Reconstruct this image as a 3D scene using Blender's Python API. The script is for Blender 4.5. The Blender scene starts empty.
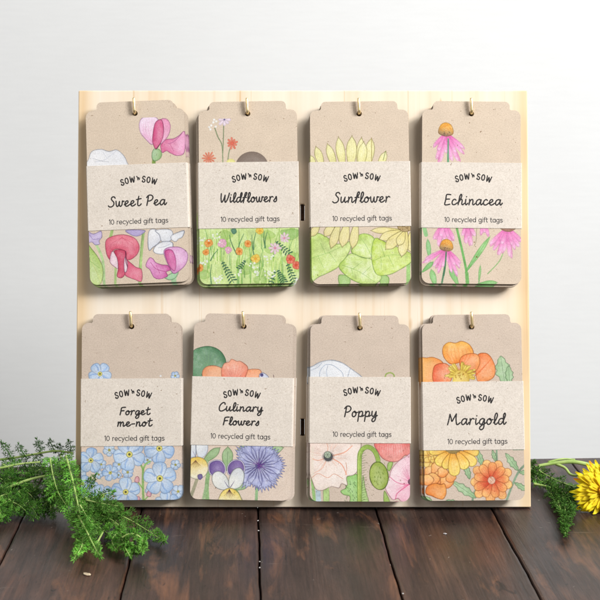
import bpy, bmesh, math, random
import numpy as np
from mathutils import Matrix, Vector, Euler
R_ = math.radians
random.seed(7); NR = np.random.RandomState(11)
S = bpy.context.scene
COL = S.collection

# ------------------------------------------------------------------ camera, world, lights
CAMP = Vector((-0.0018, -0.65189, 0.26041)); PITCH = 11.6212; FPX = 1167.0
cd = bpy.data.cameras.new('camera'); cam = bpy.data.objects.new('camera', cd); COL.objects.link(cam)
cam.location = CAMP; cam.rotation_euler = (R_(90 - PITCH), 0, 0)
cd.sensor_width = 36; cd.lens = FPX / 600 * 36; cd.clip_start = 0.02; cd.clip_end = 50
cd.dof.use_dof = True; cd.dof.focus_distance = 0.685; cd.dof.aperture_fstop = 20
S.camera = cam
w = bpy.data.worlds.new("World"); S.world = w; w.use_nodes = True
bg = w.node_tree.nodes['Background']; bg.inputs[0].default_value = (1.0, 0.975, 0.94, 1); bg.inputs[1].default_value = 0.20

def area(name, loc, target, size, power, col):
    l = bpy.data.lights.new(name, 'AREA'); l.shape = 'RECTANGLE'; l.size = size[0]; l.size_y = size[1]
    l.energy = power; l.color = col
    o = bpy.data.objects.new(name, l); COL.objects.link(o); o.location = loc
    o.rotation_euler = (Vector(target) - Vector(loc)).to_track_quat('-Z', 'Y').to_euler()
KD = Vector((1.35, -0.80, 0.98)).normalized()
area('window_light', Vector((0.0, 0, .15)) + KD * 1.7, (0.0, 0, .13), (.46, .50), 26.0, (1.0, .985, .97))
area('side_window', (1.15, -.85, 1.45), (0, 0, .15), (1.3, 1.1), 31, (.97, .985, 1.0))
area('left_fill', (-1.5, -1.0, 1.1), (-.2, .2, .1), (1.2, 1.2), 8.5, (1.0, .985, .96))  # added fill lamp to brighten the left wall and board edge, no real source
S.view_settings.view_transform = 'Standard'; S.view_settings.look = 'None'
S.view_settings.exposure = 0.12; S.view_settings.gamma = 1
S.render.engine = 'CYCLES'
S.render.resolution_x = 1024; S.render.resolution_y = 1024

# ------------------------------------------------------------------ helpers
def lin(c):
    c = np.asarray(c, float) / 255.
    return np.where(c <= .04045, c / 12.92, ((c + .055) / 1.055) ** 2.4)
ALB = .80            # printed ink / paper reflectance for a photographed value of 255
def alb(c): return lin(c) * ALB

def tag(o, label=None, cat=None, group=None, kind=None):
    if label: o['label'] = label
    if cat: o['category'] = cat
    if group: o['group'] = group
    if kind: o['kind'] = kind
    return o
def empty(name, M=None, parent=None):
    o = bpy.data.objects.new(name, None); o.empty_display_size = .01; COL.objects.link(o)
    if parent: o.parent = parent
    if M is not None: o.matrix_basis = M
    return o
def mesh_obj(name, V, F, mat, parent=None, smooth=False, cols=None, M=None):
    me = bpy.data.meshes.new(name); me.from_pydata([tuple(v) for v in V], [], F); me.update()
    if mat: me.materials.append(mat)
    if cols is not None: set_cols(me, cols)
    if smooth: me.polygons.foreach_set('use_smooth', [True] * len(me.polygons))
    o = bpy.data.objects.new(name, me); COL.objects.link(o)
    if parent: o.parent = parent
    if M is not None: o.matrix_basis = M
    return o
def set_cols(me, cols):
    a = me.color_attributes.new('ink', 'FLOAT_COLOR', 'POINT')
    c = np.ones((len(me.vertices), 4), np.float32); c[:, :3] = cols
    a.data.foreach_set('color', c.ravel())

def at(px, py, Y):
    """photograph pixel -> point of the place at depth Y (metres behind the foot of the board)"""
    p = R_(PITCH)
    r = Vector(((px - 300) / FPX, math.cos(p) + (300 - py) / FPX * math.sin(p), -math.sin(p) + (300 - py) / FPX * math.cos(p)))
    P = CAMP + r * ((Y - CAMP.y) / r.y)
    return P if P.z > .0045 else onz(px, py, .0045)      # nothing sinks into the tabletop
def onz(px, py, Z=0.):
    p = R_(PITCH)
    r = Vector(((px - 300) / FPX, math.cos(p) + (300 - py) / FPX * math.sin(p), -math.sin(p) + (300 - py) / FPX * math.cos(p)))
    return CAMP + r * ((Z - CAMP.z) / r.z)

# ------------------------------------------------------------------ materials
class NT:
    def __init__(s, name):
        s.m = bpy.data.materials.new(name); s.m.use_nodes = True; s.t = s.m.node_tree
        s.b = s.t.nodes['Principled BSDF']
    def n(s, typ, **kw):
        nd = s.t.nodes.new(typ)
        for k, v in kw.items():
            if k.startswith('i_'):
                key = k[2:]; key = int(key) if key.isdigit() else key.replace('_', ' ')
                nd.inputs[key].default_value = v
            else: setattr(nd, k, v)
        return nd
    def l(s, a, b): s.t.links.new(a, b)
    def coords(s, scale=(1, 1, 1), kind='Object', rnd=False):
        tc = s.n('ShaderNodeTexCoord'); mp = s.n('ShaderNodeMapping'); mp.inputs['Scale'].default_value = scale
        s.l(tc.outputs[kind], mp.inputs['Vector'])
        if rnd:
            oi = s.n('ShaderNodeObjectInfo'); mu = s.n('ShaderNodeMath', operation='MULTIPLY'); mu.inputs[1].default_value = 37.
            s.l(oi.outputs['Random'], mu.inputs[0]); cb = s.n('ShaderNodeCombineXYZ')
            s.l(mu.outputs[0], cb.inputs[0]); s.l(mu.outputs[0], cb.inputs[1]); s.l(cb.outputs[0], mp.inputs['Location'])
        return mp.outputs[0]
    def noise(s, vec, scale, detail=4, rough=.5, dist=0):
        n = s.n('ShaderNodeTexNoise'); n.inputs['Scale'].default_value = scale; n.inputs['Detail'].default_value = detail
        n.inputs['Roughness'].default_value = rough; n.inputs['Distortion'].default_value = dist
        s.l(vec, n.inputs['Vector']); return n.outputs['Fac']
    def ramp(s, fac, stops):
        r = s.n('ShaderNodeValToRGB'); e = r.color_ramp.elements
        e[0].position = stops[0][0]; e[0].color = (*stops[0][1], 1); e[1].position = stops[-1][0]; e[1].color = (*stops[-1][1], 1)
        for p, c in stops[1:-1]:
            q = e.new(p); q.color = (*c, 1)
        s.l(fac, r.inputs[0]); return r.outputs[0]
    def mul(s, a, b, f=1., mode='MULTIPLY'):
        m = s.n('ShaderNodeMix', data_type='RGBA', blend_type=mode); m.inputs['Factor'].default_value = f
        s.l(a, m.inputs['A']); s.l(b, m.inputs['B']); return m.outputs['Result']
    def mixf(s, f, a, b):
        m = s.n('ShaderNodeMix', data_type='RGBA', blend_type='MIX'); s.l(f, m.inputs['Factor'])
        for k, v in (('A', a), ('B', b)):
            if isinstance(v, tuple): m.inputs[k].default_value = (*v, 1)
            else: s.l(v, m.inputs[k])
        return m.outputs['Result']
    def base(s, c):
        if isinstance(c, tuple): s.b.inputs['Base Color'].default_value = (*c, 1)
        else: s.l(c, s.b.inputs['Base Color'])
    def bump(s, h, strength, dist=.001):
        b = s.n('ShaderNodeBump'); b.inputs['Strength'].default_value = strength; b.inputs['Distance'].default_value = dist
        s.l(h, b.inputs['Height']); s.l(b.outputs[0], s.b.inputs['Normal'])
    def set(s, **kw):
        for k, v in kw.items(): s.b.inputs[k.replace('_', ' ')].default_value = v
        return s
g3 = lambda v: (v, v, v)

def paper_mat(name, attr=True, col=None):
    m = NT(name); m.set(Roughness=.88); m.b.inputs['Specular IOR Level'].default_value = .2
    v = m.coords(rnd=True)
    if attr:
        a = m.n('ShaderNodeAttribute', attribute_name='ink'); c = a.outputs['Color']
    else:
        rgb = m.n('ShaderNodeRGB'); rgb.outputs[0].default_value = (*col, 1); c = rgb.outputs[0]
    c = m.mul(c, m.ramp(m.noise(v, 90, 4, .6), [(.3, g3(.95)), (.7, g3(1.03))]))
    c = m.mul(c, m.ramp(m.noise(v, 1900, 3, .7), [(.25, (.84, .83, .81)), (.5, g3(1.)), (.75, g3(1.10))]))
    c = m.mul(c, m.ramp(m.noise(v, 1250, 2, .6), [(.28, (.90, .885, .865)), (.5, g3(1.)), (.72, g3(1.08))]))
    c = m.mul(c, m.ramp(m.noise(v, 720, 1, .5, .7), [(.215, (.50, .42, .36)), (.265, g3(1.)), (.74, g3(1.)), (.80, g3(1.2))]))
    m.base(c); m.bump(m.noise(v, 1500, 3, .6), .12, .0003)
    return m.m
M_card = paper_mat('printed_kraft_card')
M_band = paper_mat('kraft_band_paper', False, tuple(alb((231, 221, 209))))

def plain(name, col, rough=.6, **kw):
    m = NT(name); m.base(tuple(col)); m.set(Roughness=rough, **kw); return m.m
def ink_mat(name, col):
    m = NT(name); v = m.coords(); m.set(Roughness=.8)
    c = m.ramp(m.noise(v, 1500, 2), [(.3, tuple(x * .75 for x in col)), (.7, tuple(x * 1.5 for x in col))]); m.base(c); return m.m
M_ink = ink_mat('black_ink', (.018, .015, .014)); M_ink2 = ink_mat('grey_ink', (.05, .044, .042))

def pine():
    m = NT('pine_wood'); m.set(Roughness=.55); m.b.inputs['Specular IOR Level'].default_value = .35
    v = m.coords((1, .035, 1))
    n1 = m.noise(v, 75, 5, .55, .25)
    c = m.ramp(n1, [(.28, (.71, .565, .40)), (.45, (.765, .66, .53)), (.62, (.80, .71, .595)), (.8, (.745, .625, .48))])
    v2 = m.coords((1, .012, 1))
    n2 = m.noise(v2, 310, 2, .6)
    c = m.mul(c, m.ramp(n2, [(.27, (.84, .69, .49)), (.40, g3(1.)), (1., g3(1.03))]))
    v3 = m.coords((1, .16, 1)); n3 = m.noise(v3, 150, 1, .4)
    c = m.mul(c, m.ramp(n3, [(.20, (.70, .50, .25)), (.26, g3(1.)), (1., g3(1.))]))
    v4 = m.coords((1, .4, 1)); c = m.mul(c, m.ramp(m.noise(v4, 14, 2), [(.3, (1.0, .95, .87)), (.6, g3(1.02))]))
    sx = m.n('ShaderNodeSeparateXYZ'); tcp = m.n('ShaderNodeTexCoord'); m.l(tcp.outputs['Object'], sx.inputs[0])
    ab = m.n('ShaderNodeMath', operation='ABSOLUTE'); m.l(sx.outputs[0], ab.inputs[0])
    ad = m.n('ShaderNodeMath', operation='MULTIPLY_ADD'); m.l(n1, ad.inputs[0]); ad.inputs[1].default_value = .012; m.l(ab.outputs[0], ad.inputs[2])
    c = m.mul(c, m.ramp(ad.outputs[0], [(.1315, g3(1.)), (.1345, (1.02, .93, .78)), (.1365, (.97, .86, .68))]))
    m.base(c); m.bump(n2, .12, .0003); return m.m
M_pine = pine()

def burnt():
    m = NT('burnt_plywood'); m.set(Roughness=.8); v = m.coords((1, 1, .2))
    m.base(m.ramp(m.noise(v, 200, 3), [(.3, (.022, .009, .004)), (.7, (.09, .038, .016))])); return m.m
M_burnt = burnt()

def table_mat():
    m = NT('dark_stained_wood'); v = m.coords((1, .07, 1), rnd=True); vb = m.coords((1, .5, 1), rnd=True)
    n1 = m.noise(v, 95, 6, .62, .8)
    c = m.ramp(n1, [(.22, (.010, .0065, .005)), (.42, (.032, .018, .014)), (.58, (.054, .030, .022)), (.78, (.105, .054, .032))])
    nb = m.noise(vb, 17, 4, .6)
    c = m.mul(c, m.ramp(nb, [(.28, (.50, .50, .54)), (.5, (.95, .95, .98)), (.75, (1.7, 1.32, 1.05))]))
    oi = m.n('ShaderNodeObjectInfo'); c = m.mul(c, m.ramp(oi.outputs['Random'], [(0, (.85, .85, .9)), (1, (1.25, 1.1, 1.0))]))
    fg = m.noise(m.coords((1, .05, 1), rnd=True), 620, 4, .65)
    c = m.mul(c, m.ramp(fg, [(.30, g3(.55)), (.5, g3(1.)), (.75, g3(1.45))]))
    ck = m.noise(m.coords((1, .16, 1), rnd=True), 260, 3, .55, 2.2)
    c = m.mul(c, m.ramp(ck, [(.485, g3(1.)), (.497, g3(.45)), (.503, g3(.45)), (.515, g3(1.))]), .55)
    pt = m.noise(m.coords((1, .45, 1), rnd=True), 210, 2, .5, 1.4)
    c = m.mul(c, m.ramp(pt, [(.24, g3(.22)), (.285, g3(1.)), (1, g3(1.))]))
    rs = m.noise(m.coords((1, .22, 1), rnd=True), 55, 5, .65, .6)
    c = m.mixf(m.ramp(rs, [(.55, g3(0.)), (.68, g3(.62))]), c, (.19, .080, .038))
    vs = m.coords((1, .3, 1), rnd=True)
    c = m.mul(c, m.ramp(m.noise(vs, 150, 3, .6, 1.5), [(.27, g3(.25)), (.34, g3(1.)), (1, g3(1.))]))
    vd = m.coords((1, 1, 1), rnd=True)
    sp = m.ramp(m.noise(vd, 230, 2, .5, .6), [(.735, g3(0.)), (.79, g3(1.))])
    c = m.mixf(sp, c, (.25, .21, .18))
    vk = m.coords((.25, 1.3, 1), rnd=True)
    sc = m.ramp(m.noise(vk, 75, 4, .7, 1.0), [(.66, g3(0.)), (.76, g3(.5))])
    c = m.mixf(sc, c, (.17, .125, .10))
    m.base(c)
    rr = m.ramp(m.noise(vb, 45, 5, .65), [(.3, g3(.27)), (.7, g3(.47))]); m.l(rr, m.b.inputs['Roughness'])
    m.b.inputs['Specular IOR Level'].default_value = .5
    h = m.mul(m.mul(n1, m.noise(vs, 170, 5, .65, .8), .5), fg, .5); m.bump(h, .75, .0012); return m.m
M_table = table_mat()
M_under = plain('underside_wood', (.006, .004, .003), .9)

def wall_mat():
    m = NT('painted_wall'); m.set(Roughness=.85); v = m.coords(); vh = m.coords((.12, 1, 1))
    c = m.ramp(m.noise(v, 6, 3), [(.3, (.715, .725, .725)), (.7, (.745, .755, .755))])
    c = m.mul(c, m.ramp(m.noise(vh, 420, 3), [(.3, g3(.985)), (.7, g3(1.01))]))
    m.base(c); m.bump(m.noise(v, 500, 3), .10, .0004); return m.m
M_wall = wall_mat()

def brass():
    m = NT('brass'); m.set(Metallic=1., Roughness=.36); v = m.coords()
    m.base(m.ramp(m.noise(v, 300, 2), [(.3, (.86, .67, .33)), (.7, (.97, .82, .50))])); return m.m
M_brass = brass()

def leaf_mat(name, a, b, tr=.4):
    m = NT(name); m.set(Roughness=.6); m.b.inputs['Specular IOR Level'].default_value = .25; v = m.coords()
    c = m.ramp(m.noise(v, 140, 3, .6), [(.3, a), (.7, b)])
    at_ = m.n('ShaderNodeAttribute', attribute_name='ink'); c = m.mul(c, at_.outputs['Color']); m.base(c)
    t = m.n('ShaderNodeBsdfTranslucent'); m.l(c, t.inputs[0])
    mx = m.n('ShaderNodeMixShader'); mx.inputs[0].default_value = tr
    out = m.t.nodes['Material Output']; m.l(m.b.outputs[0], mx.inputs[1]); m.l(t.outputs[0], mx.inputs[2]); m.l(mx.outputs[0], out.inputs[0])
    return m.m
M_leaf = leaf_mat('feathery_green', (.085, .29, .025), (.25, .52, .11))
M_leaf2 = leaf_mat('dark_feathery_green', (.04, .16, .02), (.12, .32, .04))
M_stem = leaf_mat('pale_stem', (.30, .45, .11), (.46, .58, .20), .1)
M_petal = leaf_mat('yellow_petal', (.96, .73, .012), (.98, .85, .03), .4)
M_petal_o = leaf_mat('orange_petal', (.88, .32, .01), (.95, .50, .03), .2)

# ------------------------------------------------------------------ artwork painter (paints ink colours for the fine print mesh)
RES = 3; HW = 49.0; TH = 182.5
AH = int(TH * RES) + 1; AW = int(2 * HW * RES) + 1
def vnoise(cell, seed):
    r = np.random.RandomState(seed); gh = int(AH / cell) + 3; gw = int(AW / cell) + 3
    g = r.rand(gh, gw); y = np.arange(AH) / cell; x = np.arange(AW) / cell
    y0 = y.astype(int); x0 = x.astype(int); fy = (y - y0)[:, None]; fx = (x - x0)[None]
    fy = fy * fy * (3 - 2 * fy); fx = fx * fx * (3 - 2 * fx)
    a = g[y0][:, x0]; b = g[y0][:, x0 + 1]; c = g[y0 + 1][:, x0]; d = g[y0 + 1][:, x0 + 1]
    return (a * (1 - fx) + b * fx) * (1 - fy) + (c * (1 - fx) + d * fx) * fy - .5
VN = [(.5 * vnoise(22, s) + .32 * vnoise(8, s + 50) + .25 * vnoise(3, s + 90)) for s in range(6)]
def crom(P, n=6, closed=True):
    P = np.asarray(P, float); N = len(P)
    if N < 3: closed = False
    if not closed: P = np.vstack([2 * P[0] - P[1], P, 2 * P[-1] - P[-2]])
    out = []; rng = range(N) if closed else range(1, len(P) - 2)
    t = np.linspace(0, 1, n, endpoint=False)[:, None]
    for i in rng:
        if closed: a, b, c, d = P[i - 1], P[i], P[(i + 1) % N], P[(i + 2) % N]
        else: a, b, c, d = P[i - 1], P[i], P[i + 1], P[i + 2]
        out.append(.5 * (2 * b + (c - a) * t + (2 * a - 5 * b + 4 * c - d) * t * t + (-a + 3 * b - 3 * c + d) * t ** 3))
    o = np.vstack(out)
    if not closed: o = np.vstack([o, P[-2]])
    return o
KR = np.array((221, 203, 182.))
class Art:
    def __init__(s, kraft=KR):
        s.a = np.tile(np.array(kraft, float), (AH, AW, 1)); s.k = 0
    def view(s, ox, oy, cx, top, ang, sc=600 / 110.):
        s.v = (ox, oy, cx, top, R_(ang), sc)
    def T(s, P):
        ox, oy, cx, top, a, sc = s.v; P = np.asarray(P, float)
        x = ox + P[..., 0] / sc - cx; y = oy + P[..., 1] / sc - top
        lx = x * math.cos(a) - y * math.sin(a); ly = x * math.sin(a) + y * math.cos(a)
        return np.stack([(lx + HW) * RES, ly * RES], -1)
    def _box(s, Q, pad):
        x0 = max(int(Q[:, 0].min() - pad), 0); x1 = min(int(Q[:, 0].max() + pad) + 2, AW)
        y0 = max(int(Q[:, 1].min() - pad), 0); y1 = min(int(Q[:, 1].max() + pad) + 2, AH)
        return x0, x1, y0, y1
    def _dist(s, Q, box, closed):
        x0, x1, y0, y1 = box
        X, Y = np.meshgrid(np.arange(x0, x1, dtype=np.float32), np.arange(y0, y1, dtype=np.float32))
        A = Q; B = np.roll(Q, -1, 0)
        if not closed: A = Q[:-1]; B = Q[1:]
        d = np.full(X.shape, 1e9, np.float32); ins = np.zeros(X.shape, bool); par = np.zeros(X.shape, np.float32)
        for i, (a, b) in enumerate(zip(A, B)):
            e = b - a; L = e @ e + 1e-9; t = np.clip(((X - a[0]) * e[0] + (Y - a[1]) * e[1]) / L, 0, 1)
            q = (X - a[0] - t * e[0]) ** 2 + (Y - a[1] - t * e[1]) ** 2
            m = q < d; d = np.where(m, q, d); par = np.where(m, (i + t) / len(A), par)
            if closed:
                c = (a[1] > Y) != (b[1] > Y)
                if c.any(): ins ^= c & (X < e[0] * (Y - a[1]) / (e[1] if e[1] else 1e-9) + a[0])
        return np.sqrt(d), ins, par, X, Y
    def _blend(s, box, al, col):
        x0, x1, y0, y1 = box; al = al[..., None]
        s.a[y0:y1, x0:x1] = s.a[y0:y1, x0:x1] * (1 - al) + col * al
    def fill(s, P, c, c2=None, ax=None, al=.93, tex=.30, edge=.16, ol=None, ow=.35, smooth=True, n=5):
        s.k += 1; P = np.asarray(P, float)
        Q = s.T(crom(P, n) if smooth else P)
        if Q[:, 0].max() < 0 or Q[:, 0].min() > AW: return
        box = s._box(Q, 4)
        if box[1] <= box[0] or box[3] <= box[2]: return
        d, ins, par, X, Y = s._dist(Q, box, True)
        sd = np.where(ins, d, -d); m = np.clip(sd + .5, 0, 1)
        nz = VN[s.k % 6][box[2]:box[3], box[0]:box[1]]
        c = np.asarray(c, float)
        if c2 is not None:
            if ax is None: a0, a1 = s.T(P[0]), s.T(P[len(P) // 2])
            else: a0, a1 = s.T(ax[0]), s.T(ax[1])
            e = a1 - a0; t = np.clip(((X - a0[0]) * e[0] + (Y - a0[1]) * e[1]) / (e @ e + 1e-9) + nz * .5, 0, 1)[..., None]
            col = c * (1 - t) + np.asarray(c2, float) * t
        else: col = np.tile(c, X.shape + (1,))
        light = (nz * tex * 1.5)[..., None]
        col = np.where(light > 0, col + (255 - col) * light * .95, col * (1 + light * .38))
        inner = np.clip(sd / (RES * 6.5), 0, 1)[..., None] * .22 * min(1, tex * 3.3); col = col + (255 - col) * inner
        pool = np.clip(1 - sd / (RES * 1.1), 0, 1)[..., None]; col = col * (1 - edge * pool)
        s._blend(box, m * al, col)
        if ol is not None: s._ol(d, box, ol, ow)
    def _ol(s, d, box, ol, ow):
        nz = VN[(s.k + 3) % 6][box[2]:box[3], box[0]:box[1]]
        m = np.clip(ow * RES * .5 * (1 + nz * 1.4) + .5 - d, 0, 1); s._blend(box, m * .85, np.asarray(ol, float) * .82)
    def line(s, P, c, wd=.6, taper=0., al=.9, smooth=True):
        """wd in photo pixels"""
        s.k += 1; P = np.asarray(P, float); Q = s.T(crom(P, 5, False) if smooth and len(P) > 2 else P)
        box = s._box(Q, wd * RES + 3)
        if box[1] <= box[0] or box[3] <= box[2]: return
        d, _, par, X, Y = s._dist(Q, box, False)
        ww = wd * RES * .5 * (1 - taper * par)
        nz = VN[s.k % 6][box[2]:box[3], box[0]:box[1]][..., None]
        col = np.asarray(c, float) * (1 + nz * .35)
        s._blend(box, np.clip(ww + .5 - d, 0, 1) * al, col)
    def dot(s, x, y, r, c, al=.95, ol=None, sq=1.):
        t = np.linspace(0, 2 * math.pi, 12, endpoint=False)
        s.fill(np.stack([x + r * np.cos(t), y + r * sq * np.sin(t)], 1), c, al=al, tex=.2, edge=.08, ol=ol, smooth=False)
    def petal(s, b, t, w, c, c2=None, ol=None, ow=.3, tip=.5, al=.93, vein=None, tex=.3, blunt=False):
        b = np.asarray(b, float); t = np.asarray(t, float); e = t - b; n = np.array((-e[1], e[0])) / (np.hypot(*e) + 1e-9)
        pr = [(0, .12), (.25, .34), (.55, .5), (.8, .40), (1, .0)] if not blunt else [(0, .12), (.3, .36), (.65, .5), (.9, .40), (1, .12)]
        P = [b + e * u + n * w * q for u, q in pr] + [b + e * u - n * w * q for u, q in pr[::-1]]
        s.fill(P, c, c2, (b, t), al=al, ol=ol, ow=ow, tex=tex)
        if vein is not None:
            for k in (-.22, 0, .22): s.line([b + e * .08, b + e * .5 + n * w * k, b + e * .85 + n * w * k * .8], vein, .28, .5, .55)
    def daisy(s, x, y, r, n, c, w=None, cen=None, cr=.25, ph=0, ol=None, jit=.15, c2=None):
        w = w or r * 2.6 / n
        for i in range(n):
            a = ph + 2 * math.pi * i / n; rr = r * (1 + random.uniform(-jit, jit))
            s.petal((x + r * .1 * math.cos(a), y + r * .1 * math.sin(a)), (x + rr * math.cos(a), y + rr * math.sin(a)), w, c, c2, ol=ol, blunt=True)
        if cen is not None: s.dot(x, y, r * cr, cen)

GR = (120, 120, 130)
def art1(A):
    o = (135, 105, 135)
    A.view(84, 224, 134.5, 101, 2.17)
    A.line([(75, 110), (112, 200), (122, 345)], (172, 205, 145), 2.6); A.line([(160, 40), (150, 85)], (150, 180, 110), 3)
    A.line([(330, 40), (318, 180), (312, 345)], (165, 200, 125), 2.9); A.line([(327, 40), (313, 180), (305, 345)], (110, 140, 90), .4)
    A.line([(182, 240), (180, 345)], (170, 200, 130), 2.4)
    A.fill([(15, 95), (45, 128), (85, 180), (112, 235), (112, 300), (90, 335), (50, 330), (20, 300)], (160, 200, 95), (190, 215, 130), ol=(100, 130, 70))
    A.line([(20, 120), (60, 220), (108, 320)], (215, 225, 150), .7); A.line([(40, 200), (95, 240)], (120, 165, 80), .35); A.line([(45, 180), (30, 250)], (120, 165, 80), .35)
    A.fill([(15, 35), (60, 55), (100, 40), (106, 72), (92, 92), (95, 110), (70, 115), (52, 100), (25, 105), (15, 80)], (188, 170, 218), (205, 190, 228), ol=(120, 105, 160))
    A.line([(40, 60), (60, 85), (95, 80)], (130, 110, 170), .35)
    A.fill([(235, 35), (335, 35), (325, 55), (295, 68), (262, 60)], (180, 165, 215), ol=(120, 105, 160))
    A.fill([(125, 118), (133, 84), (175, 64), (232, 60), (285, 80), (308, 122), (298, 165), (262, 195), (238, 190), (235, 160), (210, 140), (175, 140), (160, 165), (160, 205), (135, 172)], (214, 72, 104), (232, 120, 140), ((200, 190), (220, 60)), ol=(150, 50, 80))
    A.fill([(162, 150), (190, 180), (195, 240), (178, 235), (150, 205)], (236, 210, 222), ol=(150, 70, 110))
    A.fill([(172, 148), (205, 140), (236, 152), (238, 200), (230, 240), (232, 275), (212, 294), (190, 284), (196, 240), (190, 190)], (196, 50, 86), (218, 88, 118), ol=(130, 35, 65))
    A.fill([(240, 198), (262, 212), (290, 235), (322, 250), (322, 312), (285, 303), (240, 285), (232, 268), (240, 250)], (225, 85, 120), (235, 130, 155), ol=(150, 45, 80))
    A.fill([(232, 180), (246, 215), (242, 255), (230, 262), (226, 220)], (238, 215, 225), ol=(120, 50, 90)); A.line([(235, 150), (236, 200), (246, 235)], (110, 40, 70), .8)
    for k in range(5): A.line([(215, 75), (160 + k * 28, 95 + abs(k - 2) * 6), (150 + k * 32, 120 + abs(k - 2) * 8)], (185, 50, 85), .3, .5, .6)
    W = (243, 244, 247); g = (135, 140, 158)
    A.fill([(362, 35), (405, 35), (426, 78), (412, 105), (380, 130), (362, 145), (354, 100)], W, (222, 226, 238), ol=g, ow=.5)
    A.fill([(395, 35), (475, 32), (490, 72), (462, 100), (428, 95), (415, 60)], W, (225, 230, 240), ol=g, ow=.5)
    A.fill([(480, 66), (512, 48), (550, 38), (540, 72), (520, 82), (505, 97), (482, 88)], W, (225, 230, 240), ol=g, ow=.5)
    A.fill([(384, 142), (405, 112), (440, 96), (484, 100), (488, 130), (462, 158), (430, 166), (395, 160)], W, (228, 232, 242), ol=g, ow=.5)
    A.line([(410, 130), (440, 125), (475, 110)], g, .3)
    A.line([(490, 255), (496, 290), (492, 345)], (165, 205, 160), 5); A.fill([(445, 288), (470, 275), (500, 262), (520, 262), (508, 290), (480, 305), (455, 300)], (160, 205, 160), ol=(90, 130, 90))
    A.fill([(440, 152), (468, 128), (528, 128), (568, 160), (562, 215), (522, 258), (490, 268), (460, 215)], (215, 130, 190), (232, 186, 228), ((450, 200), (560, 150)), ol=(140, 80, 140))
    A.fill([(446, 150), (478, 140), (498, 165), (508, 215), (500, 255), (478, 240), (458, 200)], (205, 80, 145), (220, 120, 175), ol=(150, 50, 110), ow=.25)
    A.fill([(344, 228), (362, 186), (382, 190), (398, 210), (430, 222), (462, 226), (478, 250), (455, 262), (462, 285), (420, 300), (388, 290), (366, 250)], (206, 88, 160), (226, 150, 205), ((470, 250), (370, 250)), ol=(140, 60, 120))
    A.line([(370, 210), (400, 245), (450, 260)], (160, 50, 110), .4); A.line([(400, 225), (420, 270)], (165, 60, 120), .3)
    A.view(82, 98, 134.5, 101, 2.17)
    A.fill([(38, 385), (42, 330), (58, 292), (105, 280), (150, 292), (192, 284), (228, 312), (248, 350), (248, 390)], (245, 245, 247), (232, 235, 242), ol=(165, 165, 175), ow=.45)
    A.line([(75, 350), (125, 340), (165, 310), (190, 290)], (185, 188, 198), .45); A.line([(60, 330), (110, 345), (150, 350)], (190, 192, 200), .4); A.line([(120, 300), (140, 330)], (195, 198, 205), .35)
    A.line([(396, 325), (392, 372)], (120, 150, 70), 3.6); A.fill([(384, 300), (396, 278), (425, 283), (437, 310), (425, 335), (398, 345), (384, 330)], (172, 205, 165), (140, 178, 112), ol=(100, 140, 90))
    A.fill([(430, 255), (456, 228), (500, 222), (530, 205), (560, 185), (560, 295), (522, 316), (485, 303), (462, 290), (440, 300), (432, 280)], (216, 90, 140), (236, 160, 202), ((430, 270), (540, 250)), ol=(150, 80, 130))
    A.line([(470, 250), (500, 240), (545, 195)], (150, 80, 130), .4); A.line([(480, 250), (500, 290)], (170, 60, 110), .3)
    A.fill([(428, 120), (462, 115), (482, 150), (474, 200), (445, 240), (428, 250), (440, 180)], (232, 140, 184), (240, 175, 208), ol=(160, 90, 140))
    A.fill([(312, 145), (325, 112), (360, 98), (395, 102), (418, 125), (412, 190), (396, 240), (380, 255), (350, 228), (320, 190)], (236, 172, 208), (243, 220, 243), ((385, 250), (345, 110)), ol=(165, 110, 160))
    A.fill([(388, 190), (400, 135), (430, 118), (444, 150), (444, 205), (428, 250), (404, 280), (386, 240)], (205, 70, 120), (224, 110, 155), ol=(130, 45, 85))
    A.line([(428, 250), (404, 282)], (90, 40, 60), .7)
    for k in range(3): A.line([(385, 245), (365 - k * 14, 190), (360 - k * 12, 130)], (205, 110, 165), .3, .4, .5)

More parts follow.
